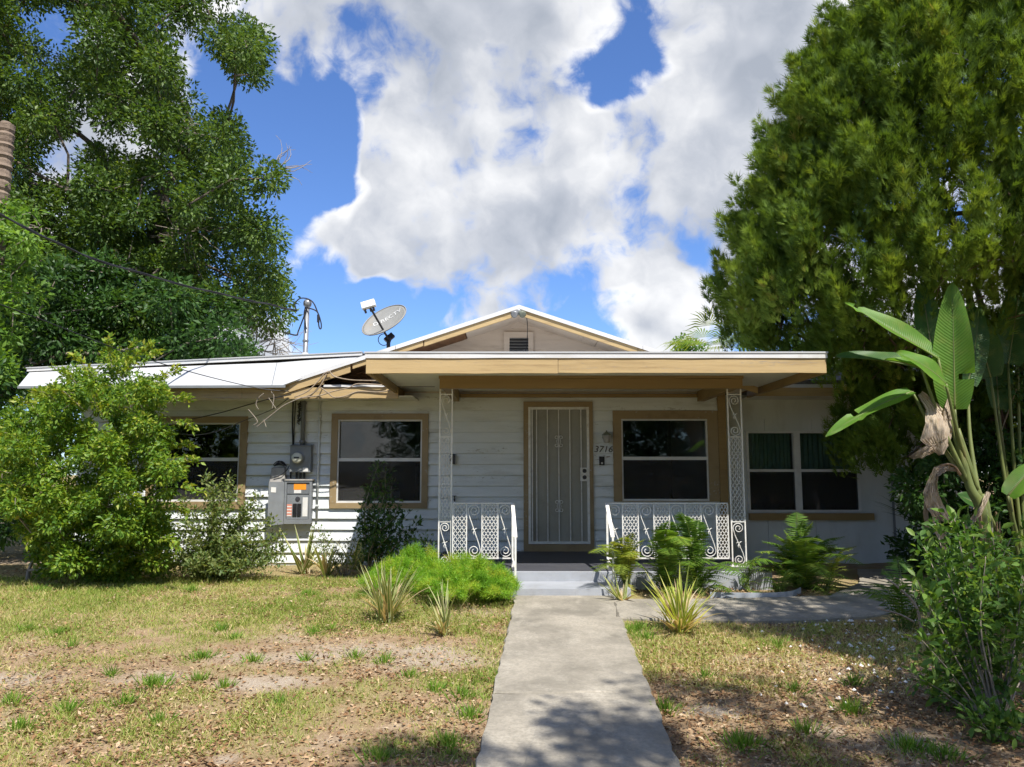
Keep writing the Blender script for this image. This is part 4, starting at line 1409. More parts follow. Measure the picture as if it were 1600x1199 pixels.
# wires ---------------------------------------------------------------------
def cable(name, label, pts, rad, m, n=10, cat='cable', extra=None):
    mb = MB()
    path = smooth_path(pts, n)
    mb.tube(path, rad, 6)
    if extra:
        for k, (dx, dz) in enumerate(extra):
            mb.tube([p + Vector((dx * math.cos(i * .8 + k), 0, dz * math.sin(i * .8 + k))) for i, p in enumerate(path)], rad * .8, 5)
    o = mb.build(name, m, None, True)
    tag(o, label, cat)
    return o


p_end = P(463, 486, hY)
cable('service_cable', 'twisted black service cable running from the sky to the mast', [P(-160, 268, 5.6), P(0, 336, 7.2), P(140, 402, 8.6), P(300, 449, 10.0), P(420, 476, 10.9), p_end], .011, 'black_plastic', extra=[(.012, .012), (-.012, .012)])
cable('phone_wire', 'thin black wire sagging across the white roof apron to the eave', [P(-60, 455, 7.4), P(50, 494, 8.2), P(190, 548, 9.4), P(300, 582, 10.1), P(400, 606, 10.42), P(452, 612, 10.55)], .0065, 'black_plastic')
cable('loose_wire', 'loose dark wire drooping across the leftmost window', [P(255, 672, 10.9), P(300, 680, 10.85), P(340, 674, 10.8), P(380, 658, 10.75), P(425, 640, 10.7), P(452, 622, 10.58)], .005, 'black_plastic')
cable('eave_wire', 'slack black wire looping below the tan eave', [P(300, 655, 11.1), P(345, 645, 10.9), P(390, 632, 10.7), P(428, 622, 10.56), P(455, 617, 10.56)], .007, 'black_plastic')
mb = MB()
rr_ = random.Random(3)
for pts in ([(460, 621), (480, 612), (497, 596), (508, 583), (516, 582)], [(462, 624), (485, 617), (500, 604), (512, 580)], [(470, 622), (500, 618), (520, 612), (545, 606), (560, 600), (600, 602), (620, 604)],
            [(500, 605), (510, 612), (522, 621), (540, 619), (560, 612), (590, 613), (612, 610)], [(515, 581), (525, 589), (550, 594), (590, 595), (606, 595)], [(515, 580), (521, 588), (535, 592)]):
    mb.tube(smooth_path([P(a, b, EAVE - .05 - rr_.random() * .03) for a, b in pts]), .0085, 5)
tag(mb.build('dead_vine', 'wire_tan', None, True), 'dry woody vine strands clinging to the eave below the gable', 'vine')
mb = MB()
for pts in ([(400, 668), (420, 652), (440, 636), (455, 628), (470, 622)], [(388, 640), (402, 658), (396, 665)], [(425, 640), (428, 620), (424, 612), (430, 608)], [(412, 656), (416, 668)], [(432, 640), (420, 622)], [(404, 640), (400, 632), (404, 622), (412, 615)]):
    mb.tube(smooth_path([P(a, b, EAVE - .08) for a, b in pts]), [.006] * (len(pts) * 8 - 7), 5)
tag(mb.build('bare_twig', 'twig_grey', None, True), 'bare pale twig hanging from the eave over the clapboards', 'twig')

# gable lamp with cord ---------------------------------------------------------
gl = empty('gable_floodlight', tuple(P(808, 490, EAVE)))
tag(gl, 'small corroded floodlight at the gable peak with a dangling cord', 'floodlight')
q = P(808, 489, EAVE - .05)
MB().lathe(q + Vector((-.02, 0, 0)), (-.4, -1, -.6), [(.02, -.04), (.035, 0), (.05, .06), (.052, .075), (.03, .08)], 10).build('head', 'galvanised', gl, True)
MB().lathe(q + Vector((.05, 0, .0)), (.5, -1, -.6), [(.02, -.04), (.035, 0), (.05, .06), (.052, .075), (.03, .08)], 10).build('head', 'lamp_bronze', gl, True)
MB().lathe(q + Vector((.015, .045, .02)), (0, -1, 0), [(.05, 0), (.05, .03), (.02, .05)], 10).build('base', 'galvanised', gl)
MB().tube(smooth_path([P(814, 487, EAVE), P(823, 498, EAVE + .1), P(824, 520, EAVE + .3), P(823, 540, EAVE + .3), P(819, 554, EAVE + .3)]), .006, 5).build('cord', 'black_plastic', gl, True)

# satellite dish ----------------------------------------------------------------
def satellite_dish():
    Yd = 11.0
    c = P(600, 500, Yd)
    foot = P(606.5, 541, Yd)
    d = empty('satellite_dish', tuple(foot))
    tag(d, 'grey oval satellite dish with white lettering on the roof beside the gable', 'satellite dish')
    n = Vector((-0.37, -0.66, 0.65)).normalized()
    # long axis of the rim as seen: up to the right
    ex = Vector((0.90, 0.0, 0.43))
    ex = (ex - n * ex.dot(n)).normalized()
    ey = n.cross(ex)
    ra, rb, depth = 0.355, 0.325, 0.055
    M = Matrix((( ex.x, ey.x, n.x, c.x), (ex.y, ey.y, n.y, c.y), (ex.z, ey.z, n.z, c.z), (0, 0, 0, 1)))
    mb = MB()
    rings, seg = 9, 48
    vs, fs = [], []
    for side_ in (0, 1):
        for i in range(rings + 1):
            r = i / rings
            for k in range(seg):
                a = 2 * math.pi * k / seg
                z_ = depth * (r * r - 1) - side_ * .012
                vs.append(M @ Vector((ra * r * math.cos(a), rb * r * math.sin(a), z_)))
    h = (rings + 1) * seg
    for i in range(rings):
        for k in range(seg):
            a, b = i * seg + k, i * seg + (k + 1) % seg
            fs.append((a, b, b + seg, a + seg))
            fs.append((h + a, h + a + seg, h + b + seg, h + b))
    for k in range(seg):
        a, b = rings * seg + k, rings * seg + (k + 1) % seg
        fs.append((a, b, h + b, h + a))
    mb.add(vs, fs)
    mb.build('reflector', 'dish_grey', d, True)
    rim = [M @ Vector((ra * math.cos(a), rb * math.sin(a), 0)) for a in np.linspace(0, 2 * math.pi, 49)]
    MB().tube(rim, .008, 6, cap=False).build('rim', 'dish_grey', d, True)
    me = textmesh('lettering', 'DIRECTV', 0.118, .0008, None, Matrix.Identity(4))
    for v in me.vertices:
        x, y = v.co.x + .05, v.co.y + .075
        v.co = M @ Vector((x, y, depth * ((x / ra) ** 2 + (y / rb) ** 2 - 1) + .004 + v.co.z))
    link('lettering', me, 'dish_letter', d)
    # arm to the receiver head
    root = P(607, 530, Yd)
    lnb = P(578.5, 481, Yd - .42)
    MB().bar(root, lnb, .036, .028, side=(1, 0, .5)).build('arm', 'dark_metal', d)
    hx = (lnb - root).normalized()
    tip = lnb + hx * .04
    mb = MB()
    mb.bar(tip + Vector((-.10, 0, -.015)), tip + Vector((.085, 0, .040)), .10, .07, side=(0, -1, .3))
    mb.build('receiver_head', 'label_white', d)
    mb = MB()
    for k in (-.055, .02, .06):
        mb.tube([tip + Vector((k, 0, -.045 + k * .3)), tip + Vector((k + .01, .03, -.085 + k * .3))], .016, 8)
    mb.build('connector', 'dark_metal', d)
    MB().tube([root + Vector((0, .08, .06)), root + Vector((.005, .05, .0)), foot + Vector((0, .02, .05)), foot + Vector((0, .02, -.10))], [.03, .032, .028, .028], 8).build('mast', 'dark_metal', d, True)
    MB().bar(root + Vector((-.05, .05, -.02)), root + Vector((.05, .09, .08)), .08, .06).build('bracket', 'dark_metal', d)
    MB().box(foot.x - .10, foot.x + .10, foot.y - .06, foot.y + .10, gz_at(foot.x) - .02, gz_at(foot.x) + .028).build('foot_plate', 'dark_metal', d)
    loop = [P(604, 524, Yd) + Vector((0, .05, 0))] + [P(600 + 9 * math.cos(a), 531 - 9 * math.sin(a), Yd + .02) for a in np.linspace(.9, 5.2, 9)] + [P(606, 538, Yd)]
    MB().tube(smooth_path(loop, 4), .006, 5).build('cable_loop', 'black_plastic', d, True)


satellite_dish()

# garden edging -------------------------------------------------------------------
pts = [ground_at(1110, 936), ground_at(1160, 937), ground_at(1205, 937), ground_at(1238, 934), ground_at(1252, 928)]
pp = smooth_path(pts, 6)
mb = MB()
vs, fs = [], []
for p in pp:
    vs += [(p.x, p.y, p.z - .03), (p.x, p.y, p.z + .07), (p.x, p.y + .012, p.z + .07), (p.x, p.y + .012, p.z - .03)]
for i in range(len(pp) - 1):
    q = 4 * i
    for k in range(4):
        fs.append((q + k, q + 4 + k, q + 4 + (k + 1) % 4, q + (k + 1) % 4))
mb.add(vs, fs)
tag(mb.build('garden_edging', 'edging_grey'), 'curved grey garden edging strip in front of the ferns', 'edging')

# ------------------------------------------------------------------ trees and shrubs
def skeleton(trunk, tips, r_tip, seed, arch=0.12, jitter=0.10, power=2.3, reach=0.25, trunk_r=None):
    """branches grown from a trunk polyline to every tip; returns the tubes as (path, radii)"""
    rs = random.Random(seed)
    nodes = [Vector(p) for p in trunk]
    par = [-1] + list(range(len(trunk) - 1))
    plen = [0.0]
    for i in range(1, len(nodes)):
        plen.append(plen[-1] + (nodes[i] - nodes[i - 1]).length * 0.4)
    runs = []
    start_ok = 1 if len(trunk) > 2 else 0
    centre = nodes[-1]
    order = sorted(range(len(tips)), key=lambda i: (Vector(tips[i]) - centre).length)
    for i in order:
        t = Vector(tips[i])
        arr = np.array([tuple(n) for n in nodes])
        dist = np.linalg.norm(arr - np.array(t), axis=1)
        cost = dist + reach * np.array(plen)
        cost[:start_ok] += 5
        cost[dist < 1e-4] += 99
        j = int(np.argmin(cost))
        a = nodes[j]
        L = (t - a).length
        k = max(1, int(L / 0.55))
        k = min(k, 7)
        prev = j
        run = [j]
        for s in range(1, k + 1):
            f = s / k
            p = a.lerp(t, f)
            if s < k:
                p += Vector((rs.gauss(0, 1), rs.gauss(0, 1), rs.gauss(0, .7))) * jitter * L * .35
                p.z += arch * L * math.sin(math.pi * f)
            nodes.append(p)
            par.append(prev)
            plen.append(plen[prev] + (p - nodes[prev]).length)
            prev = len(nodes) - 1
            run.append(prev)
        runs.append(run)
    acc = [0.0] * len(nodes)
    kids = [0] * len(nodes)
    for i in range(1, len(nodes)):
        kids[par[i]] += 1
    rad = [0.0] * len(nodes)
    for i in range(len(nodes) - 1, -1, -1):
        rad[i] = (acc[i] + (r_tip ** power if kids[i] == 0 else 0.25 * r_tip ** power)) ** (1 / power)
        if par[i] >= 0:
            acc[par[i]] += rad[i] ** power
    if trunk_r:
        f = trunk_r / rad[0]
        n = len(trunk)
        for i in range(n):
            rad[i] = max(rad[i], trunk_r * (1 - .45 * i / n))
    out = [([nodes[i] for i in range(len(trunk))], [rad[i] for i in range(len(trunk))])]
    for run in runs:
        r = [rad[i] for i in run]
        r[0] = min(r[0], r[1] * 1.25)
        out.append(([nodes[i] for i in run], r))
    return out


def limbs(name, tubes, m, parent, n=6):
    mb = MB()
    for path, r in tubes:
        mb.tube(path, r, 9 if r[0] > .08 else (n if r[0] > .02 else 4), cap=False)
    return mb.build(name, m, parent, True)


def clump_leaves(centres, radii, per, size, droop=0.25, flat=0.75, shell=0.45, upbias=0.55, axis=None):
    """positions and matrices of leaves filling soft-edged clumps"""
    Ps, Ms, W = [], [], []
    for c, r, n in zip(centres, radii, per):
        n = int(n)
        d = rand_dirs(n)
        rad = r * (shell + (1 - shell) * rng.random(n) ** 0.6)
        # uneven clump: twigs of leaves
        k = max(3, n // 14)
        tw = rand_dirs(k)
        d = unit(d * 0.62 + tw[rng.integers(0, k, n)])
        p = np.asarray(c) + d * rad[:, None] * np.array([1, 1, flat])
        ax = unit(d + rng.normal(size=(n, 3)) * 0.6 + np.array([0, 0, -droop]))
        nm = unit(d * 0.5 + np.array([0, 0, upbias]) + rng.normal(size=(n, 3)) * 0.55)
        s = size * (0.65 + 0.7 * rng.random(n))
        Ps.append(p)
        Ms.append(frames(ax, nm, s))
        W.append(np.clip(rng.random(n) * 0.75 + 0.25 * rng.random() , 0, 1))
    return np.concatenate(Ps), np.concatenate(Ms), np.concatenate(W)


def in_poly(px, py, poly):
    n, c = len(poly), False
    j = n - 1
    for i in range(n):
        (xi, yi), (xj, yj) = poly[i], poly[j]
        if (yi > py) != (yj > py) and px < (xj - xi) * (py - yi) / (yj - yi) + xi:
            c = not c
        j = i
    return c


# ---- live oak behind the left side of the house
OAK = [(-260, -260), (250, -260), (352, -40), (385, 20), (398, 70), (398, 150), (372, 175), (366, 205), (385, 240), (432, 280), (440, 320), (418, 350), (412, 400), (438, 440), (440, 480), (415, 505), (380, 520), (330, 545), (300, 575), (-260, 590)]
OAK_GAPS = [(298, 72, 26), (312, 135, 17), (92, 248, 30), (205, 218, 14), (108, 60, 20), (70, 40, 14), (405, 318, 16), (330, 152, 12), (375, 140, 8), (150, 210, 12)]


def oak():
    t = empty('oak_tree', (-8.6, 17.2, 0))
    tag(t, 'huge live oak with open gnarled crown rising behind the white-roofed end of the house', 'tree')
    rs = random.Random(21)
    tips, radii = [], []
    tries = 0
    while len(tips) < 520 and tries < 60000:
        tries += 1
        px, py = rs.uniform(-250, 445), rs.uniform(-250, 560)
        if not in_poly(px, py, OAK):
            continue
        if any((px - a) ** 2 + (py - b) ** 2 < (r + 19) ** 2 for a, b, r in OAK_GAPS):
            continue
        off = px < -20 or py < -30
        if off and rs.random() < .62:
            continue
        Yd = rs.uniform(13.8, 19.6)
        # front-most clumps near the middle, crown rounds off to its edge
        p = P(px, py, Yd)
        r = rs.uniform(.34, .62)
        if any((p - q).length < .50 * (r + s) for q, s in zip(tips, radii)):
            continue
        tips.append(p)
        radii.append(r)
    trunk = [Vector((-8.6, 17.2, -.1)), Vector((-8.5, 17.1, 1.6)), Vector((-8.2, 17.0, 3.2)), Vector((-8.0, 16.8, 4.6)), Vector((-7.7, 16.6, 6.0)), Vector((-7.9, 16.5, 7.4))]
    tubes = skeleton(trunk, tips, .014, 4, arch=.05, jitter=.13, reach=.18, trunk_r=.42)
    limbs('trunk', tubes, 'oak_bark', t)
    per = [590 * (r / .5) ** 2 for r in radii]
    p, M, w = clump_leaves(tips, radii, per, .10, shell=.15, flat=.95)
    bake('crown', LEAF_V, LEAF_F, p, M, 'oak_leaf', t, w)
    # dead grey twigs hanging in the crown
    mb = MB()
    for (px, py, Yd, L, n) in ((295, 360, 14.6, .9, 26), (295, 200, 14.6, .5, 10), (435, 265, 15.5, .9, 20), (190, 420, 14.5, .7, 14), (400, 545, 15.5, 1.3, 34), (430, 530, 15.8, 1.2, 26), (60, 355, 14, .5, 8)):
        base = P(px, py, Yd)
        for k in range(n):
            d = Vector((rs.gauss(0, 1), rs.gauss(0, .5), rs.gauss(.1, .8))).normalized()
            a = base + d * L * rs.uniform(0, .25)
            pth = [a]
            for s in range(4):
                d = (d + Vector((rs.gauss(0, .35), rs.gauss(0, .35), rs.gauss(0, .35)))).normalized()
                pth.append(pth[-1] + d * L * .2 * rs.uniform(.5, 1.2))
            mb.tube(pth, [.011, .009, .007, .005, .003], 4, cap=False)
    tag(mb.build('dead_twigs', 'twig_grey', t), kind='stuff')
    return t


oak()


# ---- dense undergrowth and vine below the oak
def leafy(name, label, cat, base, spots, leaf, size, per, m, bark='twig_grey', r_tip=.006, group=None, trunk=None, shell=.2, arch=.1, tmpl=(LEAF_V, LEAF_F), flat=.8, droop=.25, trunk_r=None, seed=1, upbias=.55):
    """a shrub or small tree: spots are (x, y, z, radius) of its leaf clumps"""
    t = empty(name, base)
    tag(t, label, cat, group)
    base = Vector(base)
    tips = [Vector(s[:3]) for s in spots]
    if trunk is None:
        trunk = [base + Vector((0, 0, -.05)), base + Vector((0, 0, .12))]
    limbs('stem', skeleton(trunk, tips, r_tip, seed, arch=arch, trunk_r=trunk_r), bark, t)
    rad = [s[3] for s in spots]
    mean = sum(rad) / len(rad)
    p, M, w = clump_leaves(tips, rad, [per * (r / mean) ** 2 for r in rad], size, shell=shell, flat=flat, droop=droop, upbias=upbias)
    p[:, 2] = np.maximum(p[:, 2], ground_z(p[:, 1]) + .015)
    bake(leaf, tmpl[0], tmpl[1], p, M, m, t, w)
    return t


def spots_in(poly, n, Y0, Y1, r0, r1, seed, gap=.62, holes=()):
    rs = random.Random(seed)
    xs, ys = [p[0] for p in poly], [p[1] for p in poly]
    out = []
    for _ in range(n * 60):
        px, py = rs.uniform(min(xs), max(xs)), rs.uniform(min(ys), max(ys))
        if not in_poly(px, py, poly) or any((px - a) ** 2 + (py - b) ** 2 < r * r for a, b, r in holes):
            continue
        p = P(px, py, rs.uniform(Y0, Y1))
        r = rs.uniform(r0, r1)
        if any((p - Vector(q[:3])).length < gap * (r + q[3]) for q in out):
            continue
        out.append((p.x, p.y, max(p.z, .1), r))
        if len(out) >= n:
            break
    return out


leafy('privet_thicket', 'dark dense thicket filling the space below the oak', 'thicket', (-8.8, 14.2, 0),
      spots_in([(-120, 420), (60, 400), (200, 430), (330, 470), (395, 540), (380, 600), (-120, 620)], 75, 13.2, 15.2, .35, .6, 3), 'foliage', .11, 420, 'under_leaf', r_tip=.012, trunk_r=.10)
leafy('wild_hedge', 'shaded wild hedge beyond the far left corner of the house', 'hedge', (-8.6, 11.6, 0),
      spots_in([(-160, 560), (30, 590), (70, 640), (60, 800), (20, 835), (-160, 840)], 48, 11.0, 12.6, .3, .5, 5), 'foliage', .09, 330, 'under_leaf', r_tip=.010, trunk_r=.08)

# cut palm trunk wrapped in a bright vine
pt = empty('palm_stump', (-8.05, 12.0, 0))
tag(pt, 'cut palm trunk with ringed grey bark standing against the oak', 'palm trunk')
top = P(10, 196, 12.0)
mb = MB()
prof = []
zz = -.1
k = 0
while zz < top.z:
    prof.append((.125 + .016 * (k % 2) + .012 * math.sin(k * 1.7), zz))
    zz += .045
    k += 1
prof += [(.115, top.z), (.07, top.z + .05), (.04, top.z + .02)]
mb.lathe((top.x - .03, 12.0, 0), (.003, 0, 1), prof, 14)
mb.build('trunk', 'palm_bark', pt)
leafy('climbing_vine', 'bright green vine climbing the cut palm trunk', 'vine', (top.x - .1, 11.8, 0),
      spots_in([(-90, 300), (20, 300), (55, 330), (62, 400), (45, 470), (50, 540), (30, 580), (-90, 590)], 40, 11.2, 12.3, .2, .36, 9, gap=.5), 'foliage', .10, 150, 'vine_leaf', r_tip=.006)

# ---- Cypress on the right
def cypress():
    cx, cy = 6.9, 10.25
    t = empty('cypress_tree', (cx, cy, 0))
    tag(t, 'massive dome-shaped cypress towering over the porch end and wing', 'tree')
    rs = random.Random(31)
    # outline of the crown: height -> radius
    prof = [(1.5, 2.6), (2.4, 3.4), (2.95, 3.5), (3.3, 3.82), (3.75, 3.95), (4.3, 3.88), (5.0, 3.65), (5.85, 3.4), (6.8, 2.9), (7.45, 2.3), (8.0, 1.4), (8.6, .4), (8.8, .1)]
    def rad_at(z):
        return float(np.interp(z, [p[0] for p in prof], [p[1] for p in prof]))
    plumes = []
    tries = 0
    while len(plumes) < 2300 and tries < 90000:
        tries += 1
        z = rs.uniform(1.5, 8.7)
        a = rs.uniform(0, 2 * math.pi)
        front = -math.sin(a)              # 1 towards the camera
        if front < -.35 and rs.random() < .85:
            continue
        depth = abs(rs.gauss(0, .12)) if rs.random() < .72 else rs.uniform(.1, .7)
        rr = rad_at(z) * (1 - depth) * (1 + .025 * math.sin(3 * a + z * 1.3) + .03 * math.sin(9 * a - z * 3))
        p = Vector((cx + rr * math.cos(a), cy + rr * math.sin(a) * (.70 if front > 0 else .9), z))
        low = 2.95 if p.x < 4.4 else 2.3
        if p.y > 10.75 and p.z < 3.1:                 # wing roof and wall
            continue
        if p.x < 3.75 and p.z < 2.95:                  # porch roof
            continue
        if p.y < 9.6 and p.z < 2.7 + (9.6 - p.y) * .45:     # crown lifts towards the lawn
            continue
        if p.z < 2.6 and not (4.4 < p.x < 7.6 and 9.5 < p.y):
            continue
        if p.x > 7.6 and rs.random() < .5:
            continue
        plumes.append((p, a, front))
    # drooping sprays over the end of the wing
    for k in range(80):
        q_ = P(rs.uniform(1325, 1600), rs.uniform(555, 690), rs.uniform(10.0, 10.6))
        if q_.z < 1.75 + abs(q_.x - 5.4) * .12:
            continue
        plumes.append((q_, rs.uniform(3.4, 5.6), .8))
    tips = [p for p, a, f in plumes]
    trunk = [Vector((cx, cy, -.1)), Vector((cx - .05, cy, 1.0)), Vector((cx, cy - .05, 2.0)), Vector((cx + .05, cy, 3.2)), Vector((cx, cy, 4.6)), Vector((cx, cy, 6.2))]
    inner = []
    for p, a, f in plumes:
        c = Vector((cx, cy, p.z - .55))
        inner.append(p + (c - p).normalized() * .22)
    limbs('trunk', skeleton(trunk, inner, .0075, 6, arch=.04, jitter=.10, reach=.2, power=2.7, trunk_r=.20), 'cypress_bark', t)
    # extra upright stems
    mb = MB()
    for k in range(7):
        a = k * .9
        mb.tube([(cx + .25 * math.cos(a), cy + .2 * math.sin(a), -.1), (cx + .5 * math.cos(a), cy + .3 * math.sin(a), 1.8), (cx + .85 * math.cos(a), cy + .45 * math.sin(a), 3.4), (cx + 1.2 * math.cos(a), cy + .8 * math.sin(a), 4.8)], [.09, .075, .05, .02], 7)
    mb.build('side_stems', 'cypress_bark', t, True)
    SV, SF = [], []
    for (y0, ang, L) in ((0, 0, 1.0), (.05, .62, .55), (.05, -.62, .55), (.25, .58, .52), (.25, -.58, .52)):
        dx, dy = math.sin(ang), math.cos(ang)
        b = len(SV)
        w = .045
        SV += [(-w * dy, y0 + w * dx, 0), (w * dy, y0 - w * dx, .0), (dx * L, y0 + dy * L, .05)]
        SF += [(b, b + 1, b + 2)]
    Ps, Ms, Ws = [], [], []
    for p, a, f in plumes:
        n = 94 if f > -.35 else 26
        out = np.array([math.cos(a), math.sin(a), 0])
        ax = unit((out * rs.uniform(.15, .60) + np.array([0, 0, rs.uniform(.6, 1.1)]) + rng.normal(size=3) * .15)[None])[0]
        L, rad = rs.uniform(.42, .85), rs.uniform(.10, .18)
        tt = rng.random(n) ** .8
        d = rand_dirs(n)
        d = unit(d - (d @ ax)[:, None] * ax)
        w = rad * (1 - .75 * tt ** 1.5) * rng.random(n) ** .5
        pos = np.array(p) + ax * ((tt - .45) * L)[:, None] + d * w[:, None]
        dirn = unit(ax * 1.1 + d * .65 + rng.normal(size=(n, 3)) * .22)
        nm = unit(np.cross(dirn, rand_dirs(n)))
        Ps.append(pos)
        Ms.append(frames(dirn, nm, .10 + .09 * rng.random(n)))
        base = rs.random() * .62
        Ws.append(np.clip(base + rng.random(n) * .36 + (.06 if rs.random() < .06 else 0), 0, 1) * (1 if rs.random() > .02 else 1))
    bake('crown', SV, SF, np.concatenate(Ps), np.concatenate(Ms), 'cypress_leaf', t, np.concatenate(Ws))
    mb = MB()
    for k in range(240):
        p, a, f = rs.choice(plumes)
        if f < 0:
            continue
        c = Vector((cx, cy, p.z))
        b = p + (c - p).normalized() * rs.uniform(.1, .35)
        d = Vector((rs.gauss(0, 1), rs.gauss(-.6, .6), rs.gauss(-.1, .7))).normalized()
        pth = [b]
        for s in range(4):
            d = (d + Vector((rs.gauss(0, .4), rs.gauss(0, .4), rs.gauss(0, .4)))).normalized()
            pth.append(pth[-1] + d * rs.uniform(.05, .12))
        mb.tube(pth, [.007, .006, .005, .004, .002], 4, cap=False)
    tag(mb.build('dead_twigs', 'twig_grey', t), kind='stuff')


cypress()


# ---- trees far behind the house, right of the gable
def fan_palm(base, h, label, nf=34, seed=2):
    t = empty('fan_palm', base)
    tag(t, label, 'palm')
    rs = random.Random(seed)
    b = Vector(base)
    top = b + Vector((.1, 0, h))
    MB().tube([b, b + Vector((.03, 0, h * .5)), top], [.2, .17, .16], 9).build('trunk', 'palm_bark', t, True)
    Vs, Fs, W = [], [], []
    for k in range(nf):
        d = Vector((rs.gauss(0, 1), rs.gauss(0, 1), rs.uniform(-.3, 1.1))).normalized()
        c = top + d * rs.uniform(.7, 1.1)
        sd_ = d.cross(Vector((0, 0, 1))).normalized()
        up = sd_.cross(d)
        w0 = rs.random()
        for j in range(15):
            a = (j - 7) / 7 * 1.5
            dd = d * math.cos(a) + sd_ * math.sin(a)
            L = rs.uniform(.62, .85)
            e = sd_ * math.cos(a) - d * math.sin(a)
            p1 = c + dd * L * .6 + e * .022
            p2 = c + dd * L * .6 - e * .022
            p3 = c + dd * L - up * .22 * rs.random() - Vector((0, 0, .1))
            q = len(Vs)
            Vs += [tuple(c), tuple(p1), tuple(p3), tuple(p2)]
            Fs += [(q, q + 1, q + 2, q + 3)]
            W += [w0] * 4
    raw('crown', Vs, Fs, W, 'fern_leaf', t)


pb = P(1112, 560, 24)
fan_palm((pb.x, 24, 0), P(1112, 556, 24).z, 'fan palm peeping over the porch roof near the cypress')
qb = P(1076, 540, 27)
leafy('distant_tree', 'small round tree crown far behind the porch roof', 'tree', (qb.x, 27, 0),
      [(qb.x + dx, 27 + dy, qb.z + dz, r) for dx, dy, dz, r in ((0, 0, .05, .38), (-.2, .2, .18, .3), (.22, 0, -.1, .36), (.1, .3, -.35, .45), (-.2, 0, -.35, .4), (.45, .2, -.3, .4), (-.05, 0, -.8, .5), (.5, 0, -.8, .5))],
      'crown', .13, 190, 'right_leaf', bark='oak_bark', trunk=[(qb.x, 27, -.1), (qb.x, 27, 2.6), (qb.x + .1, 27, 4.0)], trunk_r=.16)
for i, (px, py, Yd, w) in enumerate(((1320, 560, 19, 1.6), (1480, 560, 20, 2.4))):
    c = P(px, py, Yd)
    rs = random.Random(50 + i)
    leafy('garden_tree', ['leafy garden tree glimpsed between the porch roof and the paddle leaves', 'leafy backyard tree showing through the cypress stems'][i], 'tree', (c.x, Yd, 0),
          [(c.x + rs.uniform(-w, w), Yd + rs.uniform(-1, 1), c.z + rs.uniform(-2.2, .7), rs.uniform(.35, .6)) for _ in range(34)],
          'crown', .13, 260, 'right_leaf', bark='oak_bark', trunk=[(c.x, Yd, -.1), (c.x, Yd, 1.5)], trunk_r=.15)

# ---- shrubs along the front wall
leafy('privet_bush', 'big rounded yellow-green bush hiding the left corner of the house', 'bush', (-6.0, 9.75, 0),
      spots_in([(-30, 720), (20, 650), (75, 625), (110, 590), (150, 575), (180, 562), (240, 585), (258, 620), (245, 660), (245, 700), (270, 735), (265, 770), (240, 810), (245, 850), (225, 888), (110, 890), (75, 850), (30, 820), (-25, 790)], 175, 8.7, 10.35, .10, .24, 12, gap=.62) + spots_in([(50, 840), (80, 800), (240, 800), (262, 850), (245, 900), (80, 900)], 34, 9.1, 9.9, .12, .22, 13, gap=.6),
      'foliage', .056, 300, 'bush_leaf', r_tip=.003, trunk_r=.03, shell=.12, seed=5, upbias=.8)
def shoots(name, label, cat, base, ends, m, size, per, bark='twig_grey', rad=.006, tmpl=(LEAF_V, LEAF_F), group=None, lead=.25, kind=None):
    t = empty(name, base)
    tag(t, label, cat, group)
    b = Vector(base)
    mb = MB()
    Ps, Ms, W = [], [], []
    rs = random.Random(hash(name) % 999 if False else len(ends) * 7 + 3)
    for e in ends:
        e = Vector(e)
        L = (e - b).length
        mid_ = b.lerp(e, .5) + Vector((rs.gauss(0, .05), rs.gauss(0, .05), .05)) * L
        pth = smooth_path([b + Vector((rs.gauss(0, .02), rs.gauss(0, .02), -.03)), mid_, e], 8)
        mb.tube(pth, list(np.linspace(rad, rad * .35, len(pth))), 5)
        n = int(per * L)
        for k in range(n):
            f = lead + (1 - lead) * rs.random()
            i = min(int(f * (len(pth) - 1)), len(pth) - 2)
            p = pth[i].lerp(pth[i + 1], f * (len(pth) - 1) - i)
            d = unit(rng.normal(size=3)[None])[0] + np.array([0, 0, .35])
            # side twig
            off = unit(d[None])[0] * rs.uniform(0, .11)
            Ps.append(np.array(p) + off)
            Ms.append(unit((d + rng.normal(size=3) * .5)[None])[0])
            W.append(rs.random())
    mb.build('stem', bark, t, True)
    Ms = np.array(Ms)
    n = len(Ps)
    pos = np.array(Ps)
    pos[:, 2] = np.maximum(pos[:, 2], ground_z(pos[:, 1]) + .012)
    nm = unit(np.array([0, 0, .8]) + rng.normal(size=(n, 3)) * .5)
    bake('foliage', tmpl[0], tmpl[1], pos, frames(Ms, nm, size * (.6 + .8 * rng.random(n))), m, t, np.array(W))
    return t


